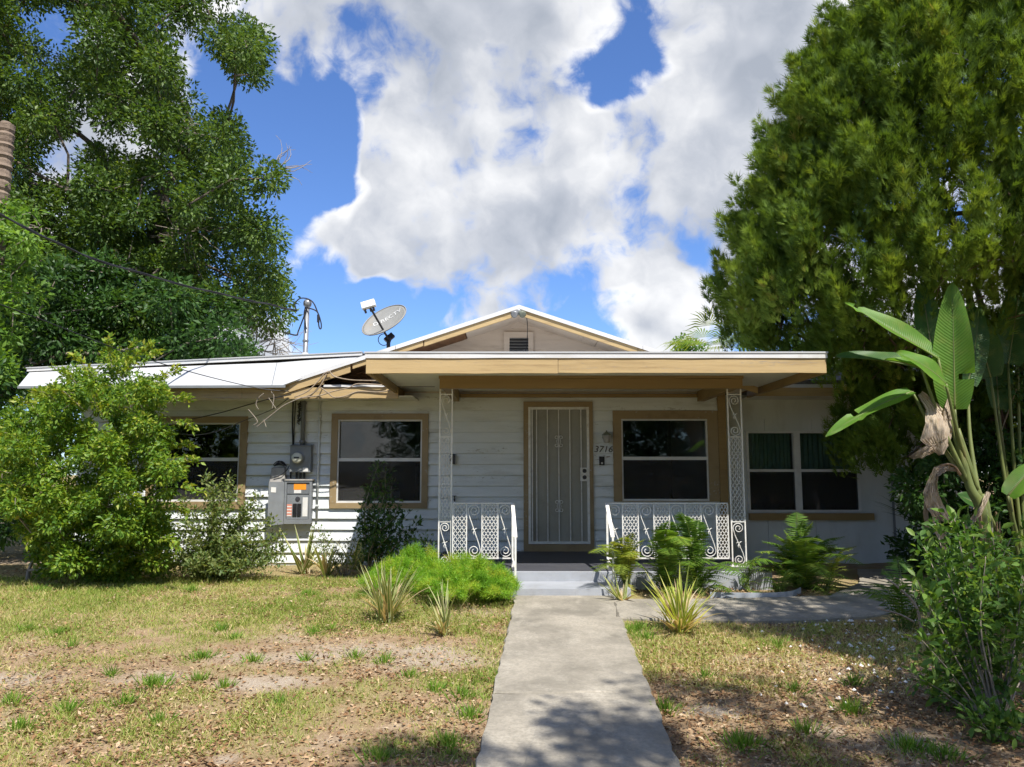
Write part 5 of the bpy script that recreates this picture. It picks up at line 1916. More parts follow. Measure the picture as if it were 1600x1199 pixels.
_bush = bpy.data.objects['privet_bush']
def sprigs(parent, m, bark, starts, size, per, seed):
    """long loose shoots that break a shrub's outline"""
    rs = random.Random(seed)
    mb = MB()
    Ps, Ax, W = [], [], []
    for a, b in starts:
        a, b = Vector(a), Vector(b)
        pth = smooth_path([a, a.lerp(b, .55) + Vector((rs.gauss(0, .04), rs.gauss(0, .04), .05)), b], 6)
        mb.tube(pth, list(np.linspace(.005, .0015, len(pth))), 4)
        d0 = (b - a).normalized()
        for k in range(int(per * (b - a).length)):
            f = .1 + .9 * rs.random()
            i = min(int(f * (len(pth) - 1)), len(pth) - 2)
            p = pth[i].lerp(pth[i + 1], f * (len(pth) - 1) - i)
            d = np.array(d0) * .8 + rng.normal(size=3) * .7
            Ps.append(np.array(p) + rng.normal(size=3) * .02)
            Ax.append(d)
            W.append(.45 + .55 * rs.random())
    tag(mb.build('shoots', bark, parent, True), kind='stuff')
    n = len(Ps)
    nm = unit(np.array([0, 0, .8]) + rng.normal(size=(n, 3)) * .6)
    bake('shoot_leaves', LEAF_V, LEAF_F, np.array(Ps), frames(np.array(Ax), nm, size * (.6 + .8 * rng.random(n))), m, parent, np.array(W))


_r = random.Random(14)
_st = []
for px, py, dx, dy in ((150, 590, -25, -30), (175, 575, -5, -38), (195, 570, 15, -30), (215, 580, 30, -25), (240, 600, 35, -18), (262, 630, 30, -5), (268, 660, 30, 10), (120, 600, -30, -20), (90, 630, -35, -15), (60, 650, -30, -20), (30, 690, -35, -10), (275, 730, 28, -8), (285, 760, 25, 8), (20, 740, -30, 5), (265, 700, 30, 0), (190, 590, 40, -45), (130, 640, -40, -30), (230, 640, 20, -30), (100, 680, -25, -25), (160, 650, 0, -30), (200, 700, 20, -25), (80, 740, -20, -22), (140, 730, 5, -25), (260, 790, 25, 12), (40, 800, -30, 10), (70, 830, -25, 20), (250, 840, 25, 15), (180, 770, 15, -20), (240, 760, 25, -20), (110, 790, -15, -20)):
    Yd = _r.uniform(8.75, 9.6)
    _st.append((P(px, py, Yd), P(px + dx * 1.2, py + dy * 1.2, Yd - .1)))
sprigs(_bush, 'bush_leaf', 'twig_grey', _st, .06, 260, 5)

g0 = ground_at(350, 893)
shoots('weedy_shrub', 'thin straggly shrub with small pale leaves below the leftmost window', 'shrub', (g0.x, 10.1, 0),
       [P(px, py, Yd) for px, py, Yd in ((270, 830, 10), (285, 780, 10.2), (305, 800, 9.8), (322, 745, 10.1), (335, 760, 9.9), (350, 790, 9.7), (360, 748, 10.2), (372, 765, 10), (385, 790, 9.8), (400, 780, 10.1), (410, 800, 9.9), (425, 815, 10), (440, 840, 9.9), (300, 850, 9.6), (340, 840, 9.5), (380, 845, 9.5), (410, 850, 9.6), (265, 860, 9.7), (430, 868, 9.7), (320, 870, 9.4), (360, 872, 9.4), (395, 875, 9.5), (255, 845, 10.1), (275, 875, 9.5), (245, 870, 9.6), (250, 885, 9.4), (300, 885, 9.3), (340, 890, 9.3), (380, 890, 9.4), (415, 888, 9.5), (440, 880, 9.6), (450, 860, 9.9), (290, 820, 9.6), (330, 800, 9.6), (405, 830, 9.6))],
       'sparse_leaf', .050, 420, rad=.007, lead=.10)
g0 = ground_at(600, 880)
shoots('dark_shrub', 'dark upright shrub standing in front of the window beside the meter', 'shrub', (g0.x + .02, 10.3, 0),
       [P(px, py, Yd) for px, py, Yd in ((592, 722, 10.2), (602, 735, 10.3), (612, 760, 10.2), (585, 760, 10.2), (600, 775, 10.0), (575, 790, 10.2), (625, 780, 10.3), (640, 800, 10.2), (655, 818, 10.2), (570, 815, 10.1), (565, 800, 10.3), (590, 810, 9.9), (615, 810, 9.9), (630, 830, 10), (605, 840, 9.8), (585, 845, 9.8), (645, 842, 10.1), (620, 850, 9.8))],
       'dark_leaf', .066, 115, rad=.009, lead=.3)
g0 = ground_at(530, 905)
shoots('low_weeds', 'low leafy weeds at the foot of the wall under the meter', 'weeds', (g0.x, 10.2, 0),
       [P(px, py, Yd) for px, py, Yd in ((490, 822, 10.3), (505, 835, 10.3), (480, 840, 10.2), (545, 842, 10.3), (560, 830, 10.4), (530, 860, 10.1), (515, 850, 10), (575, 860, 10.1), (555, 870, 9.9), (495, 868, 10))],
       'sparse_leaf', .042, 130, rad=.006)
g0 = ground_at(640, 890)
shoots('shade_weeds', 'soft dark green weeds between the column and the shrub', 'weeds', (g0.x, 9.9, 0),
       [P(px, py, Yd) for px, py, Yd in ((640, 840, 10), (655, 850, 9.9), (670, 838, 10), (680, 852, 10), (660, 865, 9.8), (640, 870, 9.8), (625, 862, 9.9), (678, 872, 9.8))],
       'right_leaf', .05, 170, rad=.006)


# ---- strap-leaved clumps
def strap_clump(name, label, cat, base, n, length, width, m, seed, spread=.8, stiff=.5, dead=0, ends=None, group=None, keel=.25, up=1.0):
    t = empty(name, base)
    tag(t, label, cat, group)
    rs = random.Random(seed)
    b0 = Vector(base)
    def blades(n, m, part, length, spread, stiff):
        V, F, W, E = [], [], [], []
        for k in range(n):
            a = rs.uniform(0, 2 * math.pi)
            lean = spread * rs.random() ** .7
            d = Vector((math.cos(a) * lean, math.sin(a) * lean, up)).normalized()
            L = length * rs.uniform(.6, 1.1)
            w = width * rs.uniform(.75, 1.15)
            p = b0 + Vector((rs.gauss(0, .05), rs.gauss(0, .05), 0)) * length
            side_ = d.cross(Vector((0, 0, 1)))
            if side_.length < .05:
                side_ = Vector((1, 0, 0))
            side_.normalize()
            side_ = (side_ + Vector((0, 0, rs.gauss(0, .25)))).normalized()
            S = 8
            sag = (1 - stiff) * rs.uniform(.5, 1.4)
            q = len(V)
            wv = rs.random()
            for s in range(S + 1):
                f = s / S
                ww = w * (1 - f ** 2.2) * (.55 + .45 * min(1, f * 5)) + .0006
                nn = side_.cross(d).normalized()
                V += [tuple(p - side_ * ww + nn * ww * keel), tuple(p), tuple(p + side_ * ww + nn * ww * keel)]
                W += [wv] * 3
                E += [1, 0, 1]
                p = p + d * (L / S)
                p.z = max(p.z, float(ground_z(p.y)) + .015)
                d = (d + Vector((0, 0, -1)) * sag * .30 * f).normalized()
            for s in range(S):
                i = q + s * 3
                F += [(i, i + 1, i + 4, i + 3), (i + 1, i + 2, i + 5, i + 4)]
        raw(part, V, F, W, m, t, True, E)
    blades(n, m, 'leaves', length, spread, stiff)
    if dead:
        blades(dead, 'straw', 'dry_leaves', length * .8, spread * 1.5, stiff * .3)
    return t


def gp(px, py):
    p = ground_at(px, py)
    return (p.x, p.y, p.z)


strap_clump('flax_lily', 'large spiky variegated clump in front of the asparagus fern', 'lily clump', gp(604, 972), 62, .62, .013, 'strap_variegated', 2, .85, .62, dead=24)
strap_clump('flax_lily', 'smaller variegated clump between the fern mound and the walk', 'lily clump', gp(694, 992), 22, .46, .012, 'strap_variegated', 3, 1.0, .55, dead=12)
strap_clump('flax_lily', 'bright yellow-green strap-leaf clump beside the walk', 'lily clump', gp(1064, 990), 58, .60, .015, 'strap_yellow', 5, 1.05, .5, dead=30)
strap_clump('agave', 'small stiff grey-green rosette at the corner of the bottom step', 'agave', gp(972, 942), 13, .34, .017, 'strap_variegated', 7, 1.2, .8, dead=10)
strap_clump('flax_lily', 'grassy dark clump at the foot of the big bush', 'lily clump', gp(165, 908), 46, .36, .010, 'strap_dark', 8, 1.1, .5)
for i, (px, py, lab) in enumerate(((470, 900, 'yellow-striped yucca below the breaker panel'), (505, 905, 'second striped yucca, nearer the white pipe'), (553, 893, 'striped yucca under the window beside the meter'))):
    p = gp(px, py)
    strap_clump('striped_yucca', lab, 'yucca', (p[0], p[1] + .15, p[2]), (13, 11, 9)[i], (.66, .58, .55)[i], .028, 'strap_variegated', 11 + i, .8, .75, dead=5, group='striped yuccas by the wall', keel=.5)
p = gp(1432, 905)
strap_clump('dracaena', 'dark narrow-leaved spiky plant against the wing wall', 'dracaena', (P(1450, 800, 10.6).x, 10.6, 0.55), 50, .95, .014, 'strap_dark', 17, 1.6, .7, up=.7)
mb = MB()
b_ = P(1450, 800, 10.6)
mb.tube([(b_.x + .1, 10.7, -.05), (b_.x + .05, 10.65, .3), (b_.x, 10.6, .58)], [.045, .04, .035], 7)
o = mb.build('stem', 'palm_bark', bpy.data.objects['dracaena'], True)


# ---- ferns
def fern(label, base, fronds, m, seed, length=.8, name='sword_fern', group='sword ferns'):
    """fronds: list of end points, or a count"""
    t = empty(name, base)
    tag(t, label, 'fern', group)
    rs = random.Random(seed)
    b = Vector(base)
    Ps, Ax, Nm, Sz, W = [], [], [], [], []
    mb = MB()
    if isinstance(fronds, int):
        ends = []
        for k in range(fronds):
            a = rs.uniform(0, 2 * math.pi)
            l = length * rs.uniform(.65, 1.05)
            h = rs.uniform(.35, .95)
            ends.append(b + Vector((math.cos(a) * l * math.sqrt(1 - h * h) * 1.05, math.sin(a) * l * math.sqrt(1 - h * h) * .8, l * h)))
    else:
        ends = [Vector(e) for e in fronds]
        span = max((e - b).length for e in ends)
        for k in range(int(len(ends) * 2.0)):
            q_ = rs.choice(ends)
            ends.append(q_ + Vector((rs.gauss(0, .20), rs.gauss(-.05, .20), rs.gauss(-.10, .13))) * span * 1.2)
    for e in ends:
        L = (e - b).length
        flat_ = Vector((e.x - b.x, e.y - b.y, 0))
        mid_ = b.lerp(e, .55) + Vector((0, 0, L * .22)) - flat_ * .12
        pth = smooth_path([b + Vector((rs.gauss(0, .03), rs.gauss(0, .03), 0)), mid_, e], 15)
        mb.tube(pth, list(np.linspace(.005, .0015, len(pth))), 4)
        w0 = rs.random() * .6
        n = int(L / .023)
        for k in range(n):
            f = .10 + .90 * k / n
            i = min(int(f * (len(pth) - 1)), len(pth) - 2)
            p = pth[i].lerp(pth[i + 1], f * (len(pth) - 1) - i)
            d = (pth[i + 1] - pth[i]).normalized()
            sd_ = d.cross(Vector((0, 0, 1)))
            if sd_.length < .1:
                sd_ = Vector((1, 0, 0))
            sd_.normalize()
            nn = sd_.cross(d)
            s = .135 * (math.sin(math.pi * min(1, f * .93 + .05)) ** .7) * rs.uniform(.85, 1.1) * min(1.2, L / .7)
            for sg in (-1, 1):
                Ps.append(tuple(p))
                Ax.append(tuple(sd_ * sg + d * .35 - Vector((0, 0, .18)) + Vector((rs.gauss(0, .08), rs.gauss(0, .08), rs.gauss(0, .08)))))
                Nm.append(tuple(nn))
                Sz.append(s)
                W.append(min(1, w0 + rs.random() * .4))
    mb.build('stalks', 'fern_stalk' if 'fern_stalk' in MATS else 'stalk', t, True)
    Sz = np.array(Sz)
    pos = np.array(Ps)
    pos[:, 2] = np.maximum(pos[:, 2], ground_z(pos[:, 1]) + .012)
    tv = [(0, 0, 0), (.075, .25, .02), (.0, 1, -.06), (-.075, .25, .02)]
    bake('pinnae', tv, LEAF_F, pos, frames(np.array(Ax), np.array(Nm), Sz), m, t, np.array(W))
    return t


def PP(l, Y):
    return [P(a, b, Y + random.uniform(-.25, .2)) for a, b in l]


fern('yellowed fern drooping over the end of the right hand rail', tuple(P(978, 912, 8.75)), PP([(945, 858), (958, 845), (985, 848), (1000, 862), (1003, 885), (940, 880), (965, 875), (990, 900), (950, 900), (975, 838), (988, 832), (1008, 842)], 8.65), 'fern_yellow', 3)
fern('upright sword fern in front of the long railing', tuple(P(1040, 925, 8.8)), PP([(1030, 832), (1012, 850), (1005, 880), (1020, 905), (1050, 840), (1062, 820), (1070, 850), (1045, 870), (1028, 875), (1000, 915), (1060, 890), (1035, 900), (1075, 880), (1015, 842)], 8.7), 'fern_leaf', 4)
fern('tall arching sword fern nearest the porch column', tuple(P(1088, 925, 8.8)), PP([(1075, 815), (1092, 812), (1100, 830), (1110, 850), (1065, 842), (1120, 870), (1135, 885), (1150, 900), (1060, 880), (1095, 880), (1075, 900), (1110, 905), (1085, 850), (1062, 800)], 8.75), 'fern_leaf', 5)
fern('single leaning fern at the foot of the right column', tuple(P(1165, 915, 8.9)), PP([(1170, 875), (1182, 880), (1160, 890), (1158, 915), (1178, 905), (1190, 868)], 8.8), 'fern_leaf', 6)
fern('large dark sword fern below the green-curtained window', tuple(P(1250, 925, 9.1)), PP([(1245, 800), (1225, 828), (1270, 815), (1280, 835), (1210, 835), (1190, 845), (1310, 850), (1320, 838), (1240, 850), (1200, 870), (1185, 880), (1290, 870), (1262, 860), (1225, 880), (1215, 905), (1240, 900), (1280, 900), (1300, 900), (1230, 920), (1255, 815), (1180, 862)], 9.0), 'fern_leaf', 7)
fern('yellowish fern fronds hanging towards the side path', tuple(P(1290, 925, 8.9)), PP([(1325, 870), (1335, 890), (1335, 915), (1318, 905), (1310, 880), (1322, 925)], 8.75), 'fern_yellow', 8)
fern('shaded low fern beside the curved edging', tuple(P(1215, 928, 8.75)), PP([(1190, 905), (1205, 915), (1235, 905), (1250, 915), (1180, 925), (1225, 890), (1245, 890)], 8.7), 'fern_leaf', 9, length=.4)
fern('weedy fern patch beside the side path near the paddle plant', gp(1415, 985), 18, 'fern_leaf', 10, length=.75)


# ---- foxtail / asparagus fern mounds
def asparagus(label, centre, rx, ry, h, stems, seed):
    c = Vector(centre)
    t = empty('asparagus_fern', centre)
    tag(t, label, 'asparagus fern', 'asparagus fern mounds')
    rs = random.Random(seed)
    mb = MB()
    P0, A0, W = [], [], []
    for k in range(stems):
        a, q = rs.uniform(0, 2 * math.pi), rs.random() ** .5
        b = c + Vector((math.cos(a) * rx * q * .45, math.sin(a) * ry * q * .45, 0))
        e = c + Vector((math.cos(a) * rx * q * 1.05, math.sin(a) * ry * q * 1.05, h * (1.08 - .75 * q ** 2.2) * rs.uniform(.72, 1.12)))
        mid_ = b.lerp(e, .5) + Vector((0, 0, h * .18))
        pth = smooth_path([b, mid_, e], 7)
        mb.tube(pth, list(np.linspace(.003, .0015, len(pth))), 3, cap=False)
        w0 = rs.random() * .75
        for i in range(185):
            f = .25 + .75 * rs.random() ** .7
            j = min(int(f * (len(pth) - 1)), len(pth) - 2)
            p = pth[j].lerp(pth[j + 1], f * (len(pth) - 1) - j)
            d = rng.normal(size=3)
            d = d / np.linalg.norm(d)
            off = d * rs.random() * .045
            P0.append(np.array(p) + off)
            A0.append(d + np.array([0, 0, .35]))
            W.append(min(1, w0 + .3 * rs.random()))
    mb.build('stems', 'fern_stalk' if 'fern_stalk' in MATS else 'stalk', t)
    n = len(P0)
    pos = np.array(P0)
    pos[:, 2] = np.maximum(pos[:, 2], ground_z(pos[:, 1]) + .01)
    tv = [(-.06, 0, 0), (.06, 0, 0), (0, 1, 0)]
    bake('needles', tv, [(0, 1, 2)], pos, frames(np.array(A0), rand_dirs(n), .026 + .022 * rng.random(n)), 'asparagus_leaf', t, np.array(W))


a1, a2, a3, a4 = ground_at(728, 955), ground_at(600, 945), ground_at(650, 920), ground_at(775, 950)
asparagus('tall bright green asparagus fern mound left of the steps', (a1.x - .02, 8.30, -.02), .56, .62, .44, 250, 1)
asparagus('outer bright asparagus fern mound nearest the yucca', (a2.x + .08, 8.75, 0), .46, .50, .34, 160, 2)
asparagus('asparagus fern mound at the foot of the left column', (a3.x + .05, 9.05, 0), .34, .32, .47, 100, 3)
asparagus('low asparagus fern mound touching the bottom step', (a4.x, 8.35, -.02), .22, .46, .32, 100, 4)

# ------------------------------------------------------------------ giant bird of paradise
def paddle(t, base, joint, tip, width, m, face=(0, -1, .3), bend=.15, fold=.30, seed=0, stalk='stalk', name='leaf', curl=0.0, tears=0, petr=.022):
    """a long-stalked paddle leaf: stalk base -> joint, blade joint -> tip"""
    rs = random.Random(seed)
    base, joint, tip = Vector(base), Vector(joint), Vector(tip)
    d = tip - joint
    L = d.length
    d.normalize()
    f = Vector(face)
    f = (f - d * f.dot(d)).normalized()
    side_ = d.cross(f)
    NS, NW = 22, 5
    V, F, W, E = [], [], [], []
    spine = []
    for i in range(NS + 1):
        u = i / NS
        p = joint + d * (L * u) - f * (bend * L * (u * u - u * .15)) + Vector((0, 0, 0))
        spine.append(p)
    cutsL = sorted(rs.uniform(.15, .9) for _ in range(tears))
    for i in range(NS + 1):
        u = i / NS
        w = width * (math.sin(math.pi * min(1, (u * .93 + .07)) ** .72) ** .62)
        if u > .985:
            w *= .35
        for k in range(-NW, NW + 1):
            v = k / NW
            lift = fold * abs(v) * w + curl * w * v * v * (1 if k > 0 else -.3)
            wob = .012 * math.sin(9 * u + 2 * v + seed) * abs(v)
            s = w * v * (1 - .25 * fold * abs(v))
            tear = 0
            for c in cutsL:
                if abs(u - c) < .022 and abs(v) > .35:
                    tear = -.02
            V.append(tuple(spine[i] + side_ * s + f * (lift * .9 + wob + tear)))
            W.append(.25 + .5 * rs.random() * .3 + .35 * abs(v) * (u > .1))
            E.append(u - .10 * abs(v))
    n = 2 * NW + 1
    for i in range(NS):
        u = (i + .5) / NS
        for k in range(n - 1):
            v = (k + .5) / (n - 1) * 2 - 1
            if any(abs(u - c) < .024 and abs(v) > .3 and ((v > 0) == (j % 2 == 0)) for j, c in enumerate(cutsL)):
                continue
            a = i * n + k
            F.append((a, a + 1, a + n + 1, a + n))
    lf = raw(name, V, F, W, m, t, True, E)
    mb = MB()
    pth = smooth_path([base, base.lerp(joint, .5) + Vector((0, 0, 0)) + (joint - base).normalized().cross(Vector((0, 1, 0))) * .03, joint], 6)
    mb.tube(pth, list(np.linspace(petr * 1.3, petr * .62, len(pth))), 7)
    mb.tube([p - f * .004 for p in spine], list(np.linspace(petr * .60, .003, len(spine))), 6)
    st = mb.build('stalk', 'raw_stalk', t, True)
    return lf


mat('raw_stalk', (0.15, 0.18, 0.05), (0.09, 0.115, 0.03), 0.55, 8.0, dirt=(0.20, 0.13, 0.07), dirt_amt=.7, dirt_scale=6.0, stretch=(1, 1, .3))
mat('dry_sheath', (0.36, 0.25, 0.15), (0.20, 0.12, 0.07), 0.9, 9.0, bump=.004, bscale=20, stretch=(3, 3, .5))
by = 8.1
bop = empty('giant_bird_of_paradise', (P(1530, 830, by).x, by, 0))
tag(bop, 'giant bird of paradise with upright paddle leaves and two dried leaves', 'paddle plant')
bb = P(1535, 805, by)
foot = Vector((bb.x + .05, by, -.05))
crown0 = P(1515, 760, by)
crown1 = P(1528, 770, by + .08)
# big upright leaf
paddle(bop, crown0, P(1492, 640, by - .05), P(1488, 440, by - .05), .215, 'paddle_leaf', face=(-.55, -.8, .05), bend=.02, fold=.38, seed=1, tears=1)
paddle(bop, crown0, P(1466, 560, by - .02), P(1322, 470, by + .1), .165, 'paddle_leaf', face=(-.2, -.55, .75), bend=.03, fold=.42, seed=2, tears=1)
paddle(bop, crown1, P(1478, 600, by - .2), P(1420, 540, by - .45), .165, 'paddle_leaf', face=(.25, -.75, .55), bend=.25, fold=.15, seed=3)
paddle(bop, crown1, P(1470, 580, by + .25), P(1310, 545, by + .3), .19, 'paddle_shaded', face=(0, -.5, .8), bend=.10, fold=.35, seed=4, tears=2)
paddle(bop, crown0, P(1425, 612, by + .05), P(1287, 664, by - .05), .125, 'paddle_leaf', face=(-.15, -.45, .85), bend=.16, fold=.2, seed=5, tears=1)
paddle(bop, crown1, P(1455, 545, by + .35), P(1440, 440, by + .5), .15, 'paddle_shaded', face=(-.3, -.9, .1), bend=.05, fold=.3, seed=6)
paddle(bop, crown1, P(1512, 600, by + .4), P(1540, 470, by + .6), .17, 'paddle_shaded', face=(.3, -.9, .1), bend=.08, fold=.3, seed=7)
paddle(bop, crown0, P(1440, 575, by - .15), P(1385, 555, by - .3), .085, 'paddle_leaf', face=(.1, -.3, 1), bend=.12, fold=.5, seed=8)
# stems
mb = MB()
mb.tube(smooth_path([foot, bb, crown0, P(1498, 690, by)], 6), list(np.linspace(.075, .030, 19)), 9)
mb.tube(smooth_path([foot + Vector((.06, .05, 0)), bb + Vector((.06, .05, .1)), crown1, P(1496, 670, by + .1)], 6), list(np.linspace(.06, .026, 19)), 9)
mb.build('stem', 'raw_stalk', bop, True)
mb = MB()
rs = random.Random(2)
for k in range(16):
    a = rs.uniform(0, 6.28)
    b = foot + Vector((.07 * math.cos(a), .07 * math.sin(a), rs.uniform(.0, .5)))
    e = b + Vector((rs.gauss(-.02, .05), rs.gauss(-.03, .04), rs.uniform(.25, .55)))
    mb.bar(b, e, rs.uniform(.02, .05), .008, side=(math.cos(a), math.sin(a), 0))
mb.build('dry_sheath', 'dry_sheath', bop)


def dry_sheet(t, rows, seed, rib=.010):
    """a dried folded leaf: rows of (left px, left py, left depth, right px, right py, right depth)"""
    rs = random.Random(seed)
    K = 14
    V, F, W, E = [], [], [], []
    n = 0
    rr = []
    for i in range(len(rows) - 1):
        for k in range(4):
            f = k / 4
            rr.append([a * (1 - f) + b * f for a, b in zip(rows[i], rows[i + 1])])
    rr.append(rows[-1])
    for i, (a, b, c, d, e, f) in enumerate(rr):
        p, q = P(a, b, by + c), P(d, e, by + f)
        for k in range(K + 1):
            u = k / K
            w = p.lerp(q, u)
            w.y += rib * (1 if k % 2 else -1) * rs.uniform(.4, 1) - .05 * math.sin(math.pi * u) * (p - q).length + rs.gauss(0, .003)
            w.z += rs.gauss(0, .003)
            V.append(tuple(w))
            W.append(.15 + .7 * rs.random())
            E.append(u * .3)
    for i in range(len(rr) - 1):
        for k in range(K):
            a = i * (K + 1) + k
            F.append((a, a + 1, a + K + 2, a + K + 1))
    return raw('dry_leaf', V, F, W, 'paddle_dead', t, False, E)


dry_sheet(bop, [(1434, 618, -.1, 1441, 612, -.1), (1446, 640, -.16, 1466, 632, -.08), (1445, 662, -.24, 1482, 650, -.06), (1437, 688, -.28, 1488, 670, -.05), (1452, 700, -.2, 1484, 692, -.05), (1466, 712, -.15, 1474, 710, -.1)], 4)
dry_sheet(bop, [(1470, 690, -.14, 1480, 684, -.1), (1448, 695, -.24, 1458, 708, -.14), (1432, 705, -.28, 1440, 716, -.2), (1420, 714, -.26, 1424, 717, -.24)], 5)
dry_sheet(bop, [(1480, 622, -.05, 1487, 626, 0), (1474, 640, -.12, 1490, 642, -.03), (1474, 655, -.12, 1488, 656, -.05)], 6)
dry_sheet(bop, [(1496, 738, -.05, 1492, 731, -.05), (1478, 736, -.15, 1474, 724, -.12), (1466, 745, -.22, 1459, 730, -.2), (1464, 756, -.22, 1449, 750, -.24), (1466, 772, -.2, 1442, 770, -.28), (1474, 790, -.18, 1446, 792, -.26), (1486, 808, -.2, 1456, 806, -.24), (1490, 818, -.22, 1466, 814, -.22)], 7)
dry_sheet(bop, [(1444, 772, -.27, 1452, 772, -.24), (1442, 800, -.27, 1450, 804, -.22), (1446, 835, -.26, 1452, 830, -.22), (1445, 858, -.24, 1448, 858, -.23)], 8, .006)
dry_sheet(bop, [(1456, 806, -.24, 1466, 806, -.2), (1460, 830, -.24, 1474, 826, -.2), (1468, 850, -.22, 1482, 838, -.2), (1474, 862, -.2, 1478, 860, -.2)], 9, .006)
dry_sheet(bop, [(1540, 768, -.05, 1548, 770, -.05), (1532, 790, -.15, 1538, 796, -.12), (1508, 820, -.2, 1516, 826, -.18), (1503, 850, -.22, 1507, 852, -.2)], 10, .005)
MB().tube(smooth_path([P(1500, 742, by - .02), P(1490, 728, by - .08), P(1475, 726, by - .14), P(1463, 736, by - .2)]), list(np.linspace(.016, .006, 25)), 6).build('dry_stalk', 'dry_sheath', bop, True)

# second plant behind, mostly stalks
by2 = 9.0
bo2 = empty('giant_bird_of_paradise', (P(1590, 830, by2).x, by2, 0))
tag(bo2, 'second giant bird of paradise, tall yellow-green stalks at the right edge', 'paddle plant')
ft = Vector((P(1605, 850, by2).x, by2, -.05))
for i, (a, b, w, mt) in enumerate((((1548, 590), (1515, 470), .2, 'paddle_shaded'), ((1575, 570), (1600, 420), .22, 'paddle_shaded'), ((1560, 640), (1555, 520), .17, 'paddle_shaded'), ((1590, 560), (1660, 440), .2, 'paddle_shaded'))):
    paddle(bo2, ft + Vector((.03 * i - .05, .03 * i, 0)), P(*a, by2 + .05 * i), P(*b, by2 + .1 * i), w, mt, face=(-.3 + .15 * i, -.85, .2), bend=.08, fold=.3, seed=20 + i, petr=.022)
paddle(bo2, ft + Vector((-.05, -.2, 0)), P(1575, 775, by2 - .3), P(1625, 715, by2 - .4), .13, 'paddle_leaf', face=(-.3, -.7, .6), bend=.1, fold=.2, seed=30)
paddle(bo2, ft + Vector((-.1, -.2, 0)), P(1545, 800, by2 - .3), P(1500, 770, by2 - .4), .13, 'paddle_shaded', face=(0, -.7, .6), bend=.1, fold=.2, seed=31)
leafy('wing_shrub', 'dark leafy shrub packed behind the paddle plants', 'shrub', (6.3, 9.9, 0),
      spots_in([(1430, 720), (1500, 660), (1600, 600), (1720, 600), (1720, 900), (1430, 900), (1410, 820)], 70, 9.2, 10.6, .18, .34, 40), 'foliage', .085, 260, 'under_leaf', r_tip=.007)

# ------------------------------------------------------------------ near shrub on the right
g0 = ground_at(1560, 1140)
rb = (g0.x, g0.y, g0.z)
ends = []
rs = random.Random(77)
yb = g0.y
for px, py in ((1440, 850), (1460, 815), (1490, 805), (1520, 812), (1550, 825), (1580, 840), (1610, 820), (1650, 850), (1430, 900), (1455, 880), (1480, 860), (1510, 850), (1540, 870), (1575, 880), (1600, 900), (1445, 950), (1470, 930), (1500, 920), (1530, 940), (1560, 930), (1440, 1000), (1465, 985), (1490, 1000), (1520, 990), (1550, 1010), (1590, 990), (1425, 1055), (1450, 1045), (1480, 1060), (1505, 1050), (1600, 1040), (1640, 960), (1660, 1020), (1435, 1075), (1470, 1090), (1515, 1095)):
    ends.append(P(px, py, yb + rs.uniform(-.1, .75)))
shoots('viburnum_shrub', 'open leafy shrub closest to the camera at the right edge', 'shrub', rb, ends, 'right_leaf', .062, 120, rad=.007, tmpl=(BIG_V, BIG_F), lead=.45)
strap = ground_at(1550, 1150)
shoots('seedling', 'small bright leafy seedling at the foot of the near shrub', 'seedling', (strap.x - .01, strap.y - .08, strap.z),
       [Vector((strap.x - .01 + math.cos(a) * r, strap.y - .08 + math.sin(a) * r * .8, strap.z + h)) for a, r, h in ((0, .12, .10), (.8, .11, .14), (1.7, .10, .16), (2.6, .13, .12), (3.4, .14, .09), (4.2, .12, .11), (5.2, .13, .10), (5.8, .09, .15))],
       'right_leaf', .055, 240, rad=.004, tmpl=(BIG_V, BIG_F), lead=.3)
fern('light green ferny weed behind the near shrub', gp(1585, 985), 26, 'fern_yellow', 14, length=.95)
# bare stalk leaning out by the path
st_ = P(1430, 945, 6.6)
tag(MB().tube(smooth_path([P(1440, 985, 6.6), P(1430, 945, 6.6), P(1400, 915, 6.65), P(1382, 903, 6.7)]), list(np.linspace(.013, .006, 25)), 6).build('dry_stalk', 'wire_tan', None, True), 'pale dry stalk leaning over the shaded side path', 'stalk')
tag(MB().tube(smooth_path([P(1428, 972, 6.5), P(1405, 960, 6.5), P(1372, 951, 6.5)]), list(np.linspace(.010, .006, 17)), 6).build('dry_stalk', 'wire_tan', None, True), 'shorter dry stalk lying low beside the shell fragments', 'stalk')

# ------------------------------------------------------------------ a street tree behind the camera shades the foreground
def street_tree():
    t = empty('street_tree', (6.2, -2.6, -.3))
    tag(t, 'broad street tree behind the viewpoint that shades the near lawn', 'tree')
    rs = random.Random(90)
    tips, radii = [], []
    for _ in range(900):
        p = Vector((rs.gauss(4.9, 1.7), rs.gauss(-1.5, 1.35), rs.gauss(7.2, .9)))
        r = rs.uniform(.35, .6)
        if p.z < 5.6 or p.y > 1.6 or ((p.x - 4.9) / 3.6) ** 2 + ((p.y + 1.5) / 3.3) ** 2 + ((p.z - 7.2) / 1.9) ** 2 > 1:
            continue
        if any((p - q).length < .75 * (r + s) for q, s in zip(tips, radii)):
            continue
        tips.append(p)
        radii.append(r)
        if len(tips) > 80:
            break
    limbs('trunk', skeleton([Vector((6.2, -2.6, -.4)), Vector((6.1, -2.6, 1.5)), Vector((5.9, -2.5, 3.2)), Vector((5.6, -2.4, 4.6))], tips, .012, 3, trunk_r=.26), 'oak_bark', t)
    p, M, w = clump_leaves(tips, radii, [230] * len(tips), .12, shell=.15)
    bake('crown', LEAF_V, LEAF_F, p, M, 'oak_leaf', t, w)


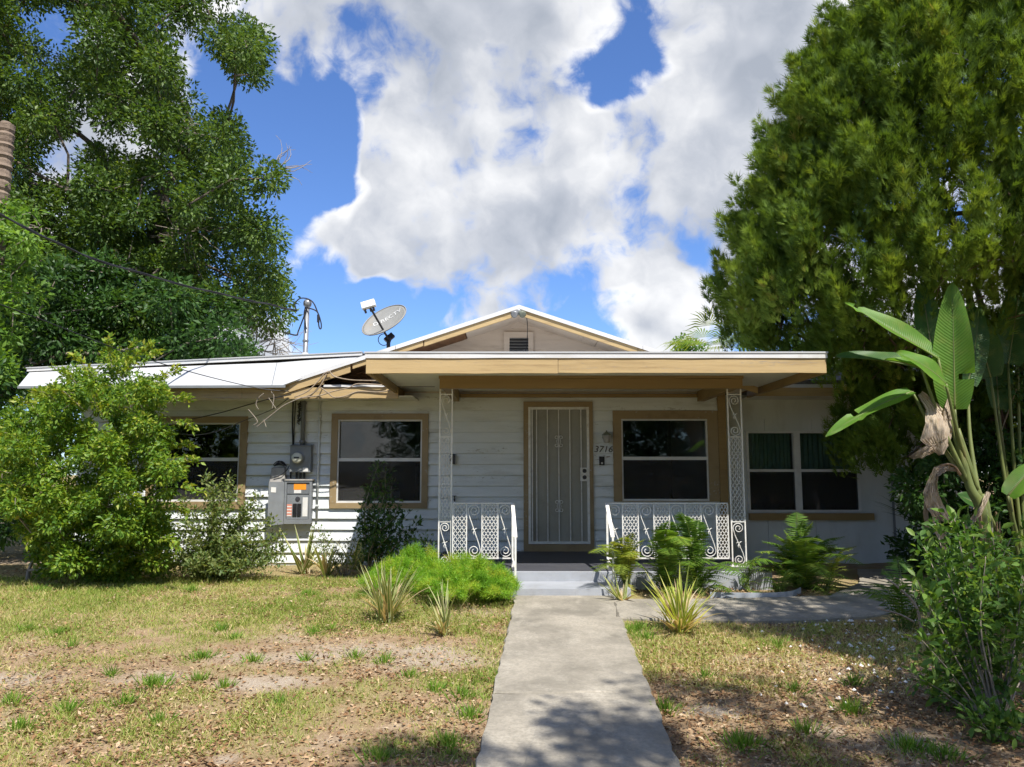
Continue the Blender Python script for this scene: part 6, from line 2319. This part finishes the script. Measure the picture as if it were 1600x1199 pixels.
street_tree()
rs = random.Random(61)
_sp = []
for _ in range(500):
    big = rs.random() < .62
    c_, r_ = ((5.4, 3.9, 6.0), (1.6, 1.2, 1.2)) if big else ((4.6, 4.1, 4.0), (.95, .95, .7))
    p = [c_[i] + rs.uniform(-1, 1) * r_[i] for i in range(3)]
    if sum(((p[i] - c_[i]) / r_[i]) ** 2 for i in range(3)) > 1 or p[0] / p[1] < .78:
        continue
    r = rs.uniform(.26, .42)
    if any((Vector(p) - Vector(q[:3])).length < .7 * (r + q[3]) for q in _sp):
        continue
    _sp.append((*p, r))
leafy('side_tree', 'young tree beyond the right edge that shades the side path', 'tree', (6.1, 4.4, -.2), _sp, 'crown', .10, 260, 'oak_leaf', bark='oak_bark', trunk=[(6.1, 4.4, -.3), (6.05, 4.4, 1.6), (5.8, 4.4, 3.2)], trunk_r=.11, r_tip=.008)
# trees over the road, mirrored in the panes
src = bpy.data.objects['oak_tree']
for i, (x, y) in enumerate(((2.5, -17.0), (11.5, -18.0), (21.0, -15.0))):
    c = src.copy()
    COL.objects.link(c)
    c.location = (x, y, 0)
    c['label'] = ['oak across the road opposite the porch', 'oak across the road opposite the wing', 'oak across the road beyond the wing'][i]
    c['group'] = 'oaks across the road'
    for ch in list(src.children):
        k = ch.copy()
        COL.objects.link(k)
        k.parent = c
        k.matrix_parent_inverse = ch.matrix_parent_inverse.copy()

src = bpy.data.objects['wild_hedge']  # unseen hedge copies, added to darken what the window panes reflect
for i, (x, y) in enumerate(((-3.0, -15.0), (3.5, -15.6), (9.0, -14.6), (14.5, -15.2))):
    c = src.copy()
    COL.objects.link(c)
    c.location = (x, y, -.3)
    c.scale = (2.4, 1.5, 1.5)
    c['label'] = ['added unseen hedge across the road opposite the walk', 'added unseen hedge across the road opposite the door', 'added unseen hedge across the road opposite the porch end', 'added unseen hedge across the road opposite the wing'][i]
    c['group'] = 'added hedges across the road'
    for ch in list(src.children):
        k = ch.copy()
        COL.objects.link(k)
        k.parent = c
        k.matrix_parent_inverse = ch.matrix_parent_inverse.copy()

# ------------------------------------------------------------------ ground cover
def on_lawn(x, y):
    l, r = walk_edges(np.clip(y, 1.0, 9.0))
    wob = .035 * (vnoise(x, y, 6.0, 5) - .55)
    off_walk = (x < l + wob) | (x > r - wob)
    lawn = (y < 10.3) & ~((y > 7.05) & (x > r) & (x < 5.2) & (y > 7.3)) & ~((y > 8.9) & (x > -1.3))
    return off_walk & lawn


def grass():
    N = 660000
    # denser near the camera, where blades can be told apart
    y = 3.0 + (10.0 - 3.0) * rng.random(N) ** 1.25
    half = .70 * y + .6
    x = (rng.random(N) * 2 - 1) * half
    g = greenness(x, y)
    keep = on_lawn(x, y) & (rng.random(N) < (.05 + .95 * g ** 1.5) * .62)
    x, y, g = x[keep], y[keep], g[keep]
    n = len(x)
    z = ground_z(y) - .004
    ax = unit(np.stack([rng.normal(size=n) * .55, rng.normal(size=n) * .55, np.full(n, .75)], -1))
    h = (.022 + .040 * rng.random(n) ** 1.6) * (.55 + .75 * g)
    tv = [(-.5, 0, 0), (.5, 0, 0), (.36, .55, .06), (-.36, .55, .06), (0, 1, .24)]
    tf = [(0, 1, 2), (0, 2, 3), (3, 2, 4)]
    w = .0042 + .0028 * rng.random(n)
    dry = np.clip(rng.random(n) * .66 + .46 * (1 - g) * rng.random(n) + .55 * (fbm(x, y, .9, 7) - .38) + .10 * (x > .5), 0, 1)
    o = bake('grass', tv, tf, np.stack([x, y, z], -1), frames(ax, rand_dirs(n), h, w), 'grass_blade', None, dry)
    tag(o, 'short patchy lawn grass, half green and half straw', 'grass', kind='stuff')
    return n


def tufts():
    spots = [(315, 1030, .14, 150), (395, 1036, .10, 90), (240, 1072, .15, 170), (90, 992, .10, 70), (45, 985, .09, 50), (345, 985, .10, 60), (600, 1035, .08, 50), (555, 1028, .07, 40), (365, 1000, .08, 50), (110, 1012, .08, 40),
             (490, 990, .08, 60), (520, 985, .07, 50), (310, 1065, .08, 60), (350, 1075, .07, 40), (175, 1055, .06, 40), (105, 1112, .09, 60), (195, 1100, .09, 60), (480, 1032, .06, 30), (1000, 985, .16, 170), (1010, 1000, .12, 90), (990, 990, .10, 90),
             (1160, 1165, .13, 150), (1335, 1070, .08, 80), (1330, 1112, .12, 110), (1240, 1080, .10, 60), (1420, 1170, .12, 120), (1215, 1010, .10, 60), (1040, 1110, .10, 70), (720, 1090, .10, 70), (735, 1120, .10, 80), (700, 1165, .12, 90), (640, 1060, .07, 40), (680, 1080, .08, 60), (590, 1190, .1, 60), (30, 1140, .12, 90), (15, 1100, .1, 70), (250, 1130, .08, 50), (1260, 1145, .1, 70), (1100, 1060, .08, 50), (440, 1100, .07, 40), (1480, 1185, .12, 90), (560, 935, .12, 90), (480, 930, .12, 90), (300, 925, .14, 110), (60, 925, .14, 110)]
    Ps, Ax, H, W = [], [], [], []
    for px, py, r, n in spots:
        c = ground_at(px, py)
        for k in range(int(n * 1.3)):
            a, q = rng.random() * 6.283, abs(rng.normal()) * .55
            x, y = c.x + math.cos(a) * r * q, c.y + math.sin(a) * r * q
            if not on_lawn(np.array([x]), np.array([y]))[0]:
                continue
            Ps.append((x, y, float(ground_z(y)) - .003))
            Ax.append((math.cos(a) * q * .9 + rng.normal() * .3, math.sin(a) * q * .9 + rng.normal() * .3, .9))
            H.append(.045 + .06 * rng.random())
            W.append(rng.random())
    n = len(Ps)
    tv = [(-.5, 0, 0), (.5, 0, 0), (.42, .5, .04), (-.42, .5, .04), (0, 1, .22)]
    tf = [(0, 1, 2), (0, 2, 3), (3, 2, 4)]
    o = bake('grass_tufts', tv, tf, np.array(Ps), frames(np.array(Ax), rand_dirs(n), np.array(H), np.full(n, .0068)), 'tuft_blade', None, np.array(W))
    tag(o, 'greener grass tufts scattered over the thin lawn', 'grass', kind='stuff')


def litter():
    N = 180000
    y = 3.0 + 8.2 * rng.random(N) ** 1.2
    x = (rng.random(N) * 2 - 1) * (.70 * y + .6)
    d = np.clip(fbm(x, y, 1.3, 3) * 1.6 - .42 + .25 * (y < 6.5) + .45 * (x > .8), 0, 1) * (1 - .6 * bare(x, y))
    on = on_lawn(x, y) | ((y > 9.6) & (y < 11.2) & (x < -1)) | ((y > 8.3) & (y < 9.9) & (x > -3) & (x < 5) & (rng.random(N) < .8) & ((x < -.2) | (x > 1.4)) & (y < 8.95))
    keep = on & (rng.random(N) < d * .62)
    x, y = x[keep], y[keep]
    n = len(x)
    z = ground_z(y) + .006 + .012 * rng.random(n)
    ax = unit(np.stack([rng.normal(size=n), rng.normal(size=n), rng.normal(size=n) * .22], -1))
    nm = unit(np.stack([rng.normal(size=n) * .38, rng.normal(size=n) * .38, np.ones(n)], -1))
    tv = [(0, 0, 0), (.26, .45, .14), (0, 1, .03), (-.26, .45, .14)]
    o = bake('fallen_leaves', tv, LEAF_F, np.stack([x, y, z], -1), frames(ax, nm, .016 + .028 * rng.random(n)), 'litter_leaf', None, rng.random(n))
    tag(o, 'dry brown fallen leaves scattered over lawn and beds', 'leaf litter', kind='stuff')


def shells():
    mb = MB()
    rs = random.Random(6)
    for k in range(150):
        px, py = rs.gauss(1375, 45), rs.gauss(1000, 28)
        if rs.random() < .25:
            px, py = rs.uniform(1180, 1430), rs.uniform(960, 1110)
        p = ground_at(px, max(972, py))
        s = rs.uniform(.008, .024) * (1.5 if rs.random() < .1 else 1)
        vs = [p + Vector((s * rs.uniform(.6, 1.2) * math.cos(a), s * rs.uniform(.6, 1.2) * math.sin(a), .008)) for a in np.linspace(0, 5.2, 6)]
        t_ = p + Vector((rs.gauss(0, s * .2), rs.gauss(0, s * .2), .012 + s * .6))
        n = 6
        mb.add([tuple(v) for v in vs] + [tuple(t_)], [(i, (i + 1) % n, n) for i in range(n)])
    tag(mb.build('shell_fragments', 'shell_white'), 'white shell fragments strewn beside the shaded side path', 'shells', kind='stuff')


grass()
tufts()
litter()
shells()
